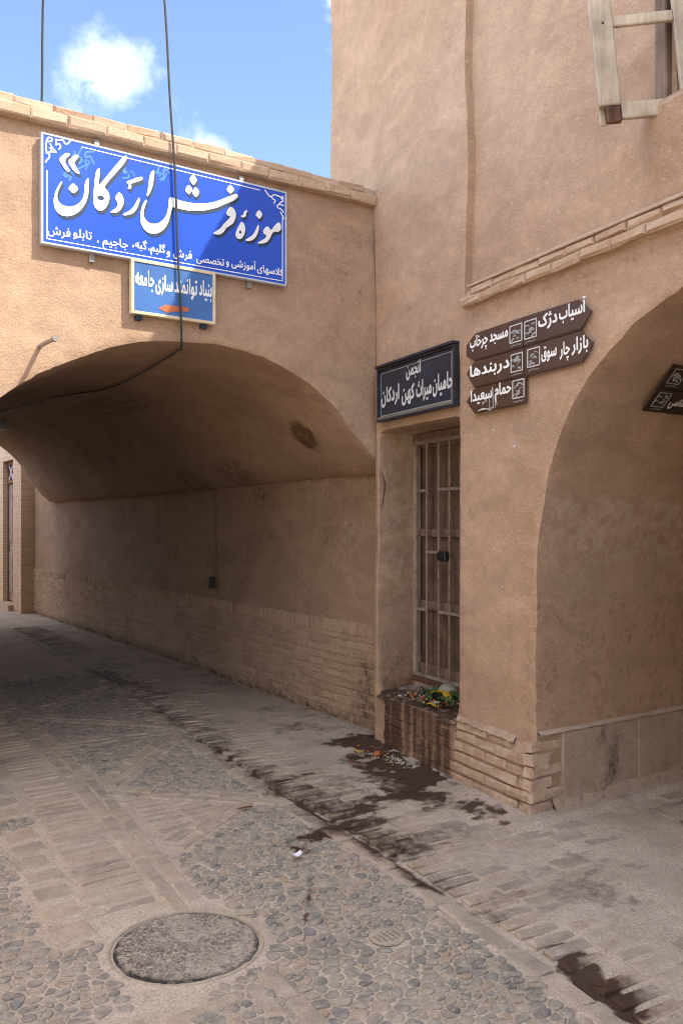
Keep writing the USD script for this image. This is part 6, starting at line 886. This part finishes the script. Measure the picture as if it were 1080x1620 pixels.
BPL = {  # brown plates: outline along the wall (u), height (v); badge corners
    'a': ([(0.0, 0.362), (0.09, 0.320), (0.545, 0.318), (0.545, 0.487), (0.095, 0.487), (0.002, 0.432)], (0.426, 0.357, 0.538, 0.458), 'mosque arrow plate, brown, pointing left, topmost of the left column'),
    'b': ([(0.002, 0.258), (0.085, 0.158), (0.555, 0.157), (0.555, 0.316), (0.085, 0.318)], (0.437, 0.192, 0.543, 0.295), 'middle brown arrow plate pointing left, with a single long white word'),
    'c': ([(0.002, 0.088), (0.088, 0.003), (0.570, 0.002), (0.570, 0.155), (0.085, 0.156)], (0.452, 0.042, 0.557, 0.146), 'lowest brown arrow plate pointing left, scratched with white scribbles'),
    'd': ([(0.547, 0.318), (0.996, 0.320), (1.082, 0.398), (0.985, 0.480), (0.547, 0.487)], (0.557, 0.355, 0.661, 0.457), 'upper brown arrow plate pointing right, beside the topmost left plate'),
    'e': ([(0.557, 0.150), (1.005, 0.152), (1.092, 0.237), (1.000, 0.316), (0.557, 0.316)], (0.582, 0.196, 0.688, 0.298), 'lower brown arrow plate pointing right, toward the side passage')}
def badge(x0, z0, x1, z1, r, w=0.006):
    """White bordered square holding a printed townscape: domes, walls and windows as flat shapes, with a smudge of small print below."""
    fr = ring(x0, x1, z0, z1, w, 0.0, 0.0015); g = []; W, Hh = x1 - x0, z1 - z0
    for k in range(9):
        cx, cz = x0 + W * r.uniform(.18, .8), z0 + Hh * r.uniform(.15, .75); a = r.uniform(-.5, .7)
        t = np.array([math.cos(a), math.sin(a)]) * W * r.uniform(.08, .2)
        pg = LineString([(cx - t[0], cz - t[1]), (cx + t[0] * .2, cz + t[1] * .2 + Hh * .05), (cx + t[0], cz + t[1])]).buffer(W * r.uniform(.02, .05), 3)
        g.append(pg.intersection(Polygon([(x0 + w, z0 + w), (x1 - w, z0 + w), (x1 - w, z1 - w), (x0 + w, z1 - w)])))
    for k in range(6):
        cx = x0 + W * (.12 + .14 * k); g.append(LineString([(cx, z0 - Hh * .15), (cx + W * .07, z0 - Hh * r.uniform(.10, .2))]).buffer(0.0022, 2))
    u = union_all(g); mm = [sheet_of(q, 0.0012) for q in getattr(u, 'geoms', [u]) if q.geom_type == 'Polygon' and q.area > 1e-7]
    return fr, join(mm)
br_ = np.random.default_rng(77)
for k, (out, bd, lab) in BPL.items():
    t = thing('direction_sign', lab, 'sign', 'brown direction plates on the corner pier')
    def on_b(m, o=0.0): return place((np.asarray(m[0]) + [0, 0, o], m[1]), onface(3.94, 2.27, 0.022), UR, UZ, NR)
    obj('board', T(*on_b(sheet_of(Polygon(out).buffer(-0.0015).buffer(-.006).buffer(.006), 0.008))), M['brown_sign'], t)
    obj('crease', T(*on_b(place(tube([(max(out[0][0], .1) if k in 'abc' else .57, 0, 0), (0.54 if k in 'abc' else 0.99, 0, 0)], 0.004, 6), np.array([0, min(p[1] for p in out) + 0.012, 0.0075]), XH, YH, UZ))), M['brown_sign'], t)
    fr, pr = badge(*bd, br_)
    obj('badge_border', T(*on_b(fr, 0.0082)), M['letter_grey'], t); obj('badge_print', T(*on_b(pr, 0.0082)), M['print_grey'], t)
    write('lettering', 'brown_' + k, 0.0082, M['white'], t, on_b)
    if k == 'c':
        sc = [LineString([(0.16 + .03 * i + br_.normal(0, .01), 0.06 + br_.normal(0, .03)), (0.18 + .03 * i, 0.10 + br_.normal(0, .03)), (0.17 + .035 * i, 0.03 + br_.normal(0, .02))]).buffer(0.0022, 2) for i in range(5)]
        sc.append(LineString([(0.13, 0.014), (0.17, 0.022), (0.24, 0.012), (0.27, 0.016)]).buffer(0.005, 2))
        obj('scribble', T(*on_b(join([sheet_of(q, 0.001) for q in sc]), 0.0098)), M['letter_grey'], t)

# two dark plates on the vault of the side passage
pv = np.array([0, -0.20, 0.22]); pv /= np.linalg.norm(pv); pn = np.cross(XH, pv); pn = pn if pn[2] < 0 else -pn
for i, (s0, s1, lab) in enumerate(((0.0, 0.146, 'lower dark plate with white lettering on the vault of the side passage'), (0.150, 0.297, 'upper dark plate with a square badge on the vault of the side passage'))):
    t = thing('passage_sign', lab, 'sign', 'dark plates in the side passage')
    o = np.array([3.90 - 0.004 * i, 3.0, 2.243]) + pn * 0.03
    def on_p(m, q=0.0): return place((np.asarray(m[0]) + [0, 0, q], m[1]), o, XH, pv, pn)
    obj('board', T(*on_p(rbox(0, 0.95, s0, s1, -0.006, 0.0, 0.002))), M['dark_brown'], t)
    fr, pr = badge(0.04, s0 + 0.035, 0.145, s0 + 0.128, br_, 0.005)
    obj('badge_border', T(*on_p(fr, 0.0002)), M['print_grey'], t); obj('badge_print', T(*on_p(pr, 0.0002)), M['print_grey'], t)
    if i == 0:
        write('lettering', 'passage', 0.0002, M['letter_grey'], t, on_p, shift=(0.175, 0.055))

# ------------------------------------------------------------------ CABLES AND PIPE
def wavy(p0, p1, n, sag, amp, seed):
    r = np.random.default_rng(seed); p0, p1 = np.array(p0, float), np.array(p1, float); out = []
    ph = r.uniform(0, 6, 4)
    for t in np.linspace(0, 1, n):
        q = p0 + (p1 - p0) * t; q = q + np.array([amp * math.sin(5 * t + ph[0]) + amp * .4 * math.sin(13 * t + ph[1]), 0, -sag * 4 * t * (1 - t)]); out.append(q)
    return out
obj('overhead_cable', T(*tube(wavy((3.75, 4.98, 5.9), (-0.8, 5.02, 5.75), 30, 0.10, 0, 1), 0.010)), M['wire'], smooth=True, label='black cable strung across the alley above the archway', cat='cable')
z_end = float(vault_z(2.15, 5.22)) + 0.0
cx_ = PchipInterpolator([2.80, 3.88, 4.83, 5.72], [2.122, 2.074, 2.005, 1.93]); cy_ = PchipInterpolator([2.80, 4.0, 5.72], [5.075, 5.072, 5.02])
down = [np.array([float(cx_(z)) + 0.003 * math.sin(7 * z), float(cy_(z)), z]) for z in np.linspace(5.72, 2.80, 30)] + [np.array([2.135, 5.10, 2.745]), np.array([2.16, 5.17, 2.735])]
run = [np.array([x, yy, float(vault_z(x, yy)) - 0.022]) for x, yy in ((2.20, 5.30), (2.252, 5.52), (2.30, 5.85), (2.364, 6.22), (2.42, 6.65), (2.473, 7.1), (2.49, 7.5), (2.484, 7.9), (2.40, 8.3), (2.318, 8.8), (2.28, 9.5), (2.27, 10.3), (2.30, 11.2), (2.32, 12.6), (2.3, 14.5))]
obj('dropped_cable', T(*tube(down + run, 0.0075)), M['wire'], smooth=True, label='thin black cable hanging in front of the blue signs into the vault', cat='cable')
obj('roof_cable', T(*tube(wavy((1.300, 5.02, 5.73), (1.291, 5.24, 4.0), 12, 0, 0.008, 6), 0.007)), M['wire'], smooth=True, label='short black cable rising from the parapet at far left', cat='cable')
pp = thing('spout_pipe', 'short metal pipe stub sticking out of the plaster left above the arch', 'pipe')
v, f = tube([(1.27, 5.22, 2.652), (1.278, 5.0, 2.650), (1.285, 4.86, 2.645)], 0.013, 10); obj('tube', T(v, f), M['steel'], pp, smooth=30)
v, f = tube([(1.284, 4.885, 2.646), (1.286, 4.850, 2.6447)], 0.017, 10); obj('end_cap', T(v, f), M['steel'], pp, smooth=30)
lamp = thing('vault_lamp', 'small grey lamp fixed under the vault deep in the archway', 'lamp')
lz = float(vault_z(2.55, 12.3))
obj('base', T(*rbox(2.48, 2.62, 12.2, 12.4, lz - 0.05, lz + 0.05, 0.01)), M['frame_metal'], lamp)
lc = trimesh.creation.icosphere(2, 0.09); lc.apply_scale((1, 1.3, 0.7)); lc.apply_translation((2.55, 12.3, lz - 0.07)); obj('cover', lc, M['frame_metal'], lamp, smooth=True)

# ------------------------------------------------------------------ THINGS ON THE GROUND
mh = thing('manhole_cover', 'round dusty manhole cover set in the cobbles at lower left', 'manhole cover')
def disc_ring(r0, r1, z, n=64, hump=0.0, seed=0, rings=1):
    r = np.random.default_rng(seed); v, f = [], []
    rr = np.linspace(r0, r1, rings + 1)
    for a in rr:
        for k in range(n):
            t = 2 * math.pi * k / n; v.append((a * math.cos(t), a * math.sin(t), z))
    for i in range(rings):
        for k in range(n):
            a, b = i * n + k, i * n + (k + 1) % n; f += [(a, b + n, b), (a, a + n, b + n)]
    return np.array(v), np.array(f)
cv, cf = disc_ring(0.004, 0.275, 0.0, 72, rings=26)
nz = meshkit.fbm(np.c_[cv[:, :2] * 34, cv[:, 2]], 4, 17); rad = np.linalg.norm(cv[:, :2], axis=1)
cv[:, 2] = 0.004 + 0.020 * (nz - 0.45) * smoothstep(0.275, 0.25, rad) - 0.010 * smoothstep(0.262, 0.275, rad)
cv += [COVER[0], COVER[1], 0.004]
obj('cover', T(cv, cf), M['manhole'], mh, smooth=True, fields={'stain': lambda P: 0.7 * smoothstep(0.245, 0.27, np.linalg.norm(P[:, :2] - COVER, axis=1)) + 0.4 * smoothstep(0.42, 0.6, meshkit.fbm(np.c_[P[:, :2] * 40, P[:, 2]], 3, 19)) * smoothstep(1.5, 1.1, P[:, 0]), 'pale': lambda P: 0.55 * smoothstep(0.45, 0.65, meshkit.fbm(np.c_[P[:, :2] * 9, P[:, 2]], 3, 23))})
prof_r = [(0.280, -0.03), (0.281, 0.004), (0.284, 0.008), (0.292, 0.008), (0.295, 0.003), (0.296, -0.03)]
rv = np.array([(COVER[0] + a * math.cos(t), COVER[1] + a * math.sin(t), b) for t in np.linspace(0, 2 * math.pi, 73)[:-1] for a, b in prof_r]); rf = []
for i in range(72):
    for j in range(5):
        a, b = i * 6 + j, ((i + 1) % 72) * 6 + j; rf += [(a, b + 1, a + 1), (a, b, b + 1)]
obj('rim', T(rv, np.array(rf)), M['grate'], mh, smooth=30)
mv = disc_ring(0.293, 0.340, 0.005, 72, rings=4); mvv = mv[0] + [COVER[0], COVER[1], 0]; mvv[:, 2] += 0.006 * (meshkit.fbm(np.c_[mvv[:, :2] * 30, mvv[:, 2]], 2, 3) - 0.5) - 0.010 * smoothstep(0.305, 0.340, np.linalg.norm(mvv[:, :2] - COVER, axis=1))
obj('mortar_collar', T(mvv, mv[1]), M['soil'], mh, smooth=True, fields=GF)
ang = math.atan2(3.07 - COVER[1] + .05, 0.30)
kc = np.array([1.60, 3.16, 0.006])
obj('lifting_socket', T(*place(join([ring(-0.038, 0.038, -0.022, 0.022, 0.007, 0.0, 0.008)]), kc, np.array([math.cos(-.5), math.sin(-.5), 0]), np.array([-math.sin(-.5), math.cos(-.5), 0]), UZ)), M['grate'], mh)
obj('socket_floor', T(*place(rbox(-0.033, 0.033, -0.017, 0.017, -0.012, 0.004, 0.001), kc, np.array([math.cos(-.5), math.sin(-.5), 0]), np.array([-math.sin(-.5), math.cos(-.5), 0]), UZ)), M['grate'], mh)
GZ = float(soil_z(np.array([[GRATE[0], GRATE[1], 0]]))[0])
gt = thing('drain_grate', 'small perforated iron drain plate among the cobbles right of the manhole', 'drain')
plate = Point(0, 0).buffer(0.068, 12)
holes = [Point(-0.045 + 0.0225 * i, -0.036 + 0.018 * j + (0.009 if i % 2 else 0)).buffer(0.0065, 4) for i in range(5) for j in range(5)]
pg = plate.difference(union_all([h for h in holes if plate.buffer(-.012).contains(h)]))
v, f = sheet_of(pg, 0.006); obj('plate', T(v + [GRATE[0], GRATE[1], GZ + 0.0045], f), M['grate'], gt)
v, f = sheet_of(plate.buffer(-0.004), 0.004); obj('drain_hole', T(v + [GRATE[0], GRATE[1], GZ + 0.001], f), M['dark'], gt)

def ribbon(pts, w, th=0.003):
    pts = np.array(pts, float); v = []; n = len(pts)
    for i, p in enumerate(pts):
        t = pts[min(i + 1, n - 1)] - pts[max(i - 1, 0)]; t /= np.linalg.norm(t); s = np.cross(t, [0, 0, 1.0]); s /= np.linalg.norm(s); nn = np.cross(s, t)
        ww = w * (0.35 + 0.65 * math.sin(math.pi * (0.12 + 0.76 * i / (n - 1))))
        v += [p - s * ww + nn * th * 0, p + nn * th * 2, p + s * ww, p - nn * th]
    f = []
    for i in range(n - 1):
        for k in range(4):
            a, b = i * 4 + k, i * 4 + (k + 1) % 4; f += [(a, b, b + 4), (a, b + 4, a + 4)]
    f += [(0, 2, 1), (0, 3, 2), (4 * n - 4, 4 * n - 3, 4 * n - 2), (4 * n - 4, 4 * n - 2, 4 * n - 1)]
    return np.array(v), np.array(f)
def flecks(n, fn, r, _unused, lo, hi, seed):
    q = np.random.default_rng(seed); ms, tn = [], []
    for _ in range(n):
        c = fn(q); s = q.uniform(lo, hi); m = trimesh.creation.icosphere(0, 1.0); v = m.vertices * np.array([1, q.uniform(.3, .9), q.uniform(.2, .6)]) * s
        a = q.uniform(0, 6.28); Rm = np.array([[math.cos(a), -math.sin(a), 0], [math.sin(a), math.cos(a), 0], [0, 0, 1]]); ms.append((v @ Rm.T + c, m.faces)); tn.append(np.full(len(v), r(q)))
    v, f = join(ms); return v, f, np.concatenate(tn)
SZ = 0.405
obj('plastic_bag', T(*crumpled((face_x(4.55) + 0.27, 4.55, SZ + 0.055), 0.062, 4)), M['bag'], smooth=True, label='crumpled translucent plastic bag on top of the rubbish on the doorstep', cat='bag')
obj('yellow_peel', T(*ribbon([(face_x(4.5) + 0.13, 4.56, SZ + 0.05), (face_x(4.48) + 0.15, 4.50, SZ + 0.075), (face_x(4.42) + 0.16, 4.43, SZ + 0.075), (face_x(4.36) + 0.14, 4.37, SZ + 0.05), (face_x(4.33) + 0.11, 4.33, SZ + 0.015)], 0.026)), M['yellow'], smooth=40, label='curved yellow peel lying across the rubbish on the doorstep', cat='peel')
obj('yellow_scrap', T(*ribbon([(face_x(4.4) + 0.012, 4.44, SZ + 0.012), (face_x(4.4) + 0.02, 4.40, SZ + 0.02), (face_x(4.4) + 0.015, 4.35, SZ + 0.012)], 0.014)), M['yellow'], smooth=40, label='small yellow scrap at the front edge of the doorstep', cat='scrap')
lv = []
q = np.random.default_rng(9)
for i in range(34):
    y = q.uniform(4.28, 4.72); x = face_x(y) + q.uniform(0.06, 0.33); z = SZ + q.uniform(0.0, 0.055); a = q.uniform(0, 6.28); L = q.uniform(.025, .065)
    lv.append(ribbon([(x + math.cos(a) * L * t, y + math.sin(a) * L * t, z + 0.02 * math.sin(3 * t)) for t in np.linspace(-1, 1, 5)], L * .4, .001))
obj('wilted_greens', T(*join(lv)), M['leaf'], smooth=40, label='wilted green leaves heaped on the doorstep', cat='leaves', kind='stuff')
v, f, t = flecks(170, lambda q: np.array([face_x(4.5) + q.uniform(0.02, 0.26), q.uniform(4.32, 4.80), SZ + q.uniform(0, .02)]), lambda q: q.random(), .006, .005, .017, 21)
obj('food_scraps', T(v, f), M['scrap'], fields={'tone': t}, label='mixed red, white and orange food scraps on the doorstep', cat='scraps', kind='stuff')
v, f, t = flecks(150, lambda q: np.array([3.50, 4.60, 0.022]) + np.array([q.normal(0, .045), q.normal(0, .075), 0]), lambda q: q.uniform(0, .33), .006, .004, .010, 22)
obj('spilled_rice', T(v, f), M['scrap'], fields={'tone': t}, label='small white heap of spilled grains on the wet stain below the doorstep', cat='grains', kind='stuff')
v, f, t = flecks(60, lambda q: np.array([3.46, 4.80, 0.02]) + np.array([q.normal(0, .09), q.normal(0, .14), 0]), lambda q: q.uniform(.34, 1), .006, .005, .014, 23)
obj('scattered_scraps', T(v, f), M['scrap'], fields={'tone': t}, label='reddish scraps scattered over the dark stain on the ground', cat='scraps', kind='stuff')
obj('orange_peel', T(*crumpled((3.44, 4.79, 0.03), 0.025, 6, 2)), M['orange'], smooth=True, label='orange peel lying on the dark stain', cat='peel')
obj('yellow_stalk', T(*ribbon([(3.40, 5.0, 0.02), (3.38, 4.95, 0.026), (3.37, 4.90, 0.02)], 0.012)), M['yellow'], smooth=40, label='thin yellow stalk at the left end of the dark stain', cat='stalk')
px, pf = sheet(-0.026, 0.026, -0.018, 0.018, 0.006); px[:, 2] = 0.03 + 0.02 * (meshkit.noise(px * 60, 4) - .5) + 0.010 * np.abs(px[:, 0]) / 0.02
pv2 = np.vstack([px, px - [0, 0, 0.0006]]); pf2 = np.vstack([pf, pf[:, ::-1] + len(px)])
obj('paper_scrap', T(pv2 + [2.064, 3.526, 0.0], pf2), M['paper'], smooth=False, label='tiny white paper scrap lying on the cobbles', cat='paper')
obj('dry_leaf', T(*ribbon([(2.14, 4.32, 0.014), (2.18, 4.31, 0.02), (2.23, 4.31, 0.014)], 0.014)), M['rot_wood'], smooth=40, label='dry brown leaf on the brick divider among the cobbles', cat='leaf')
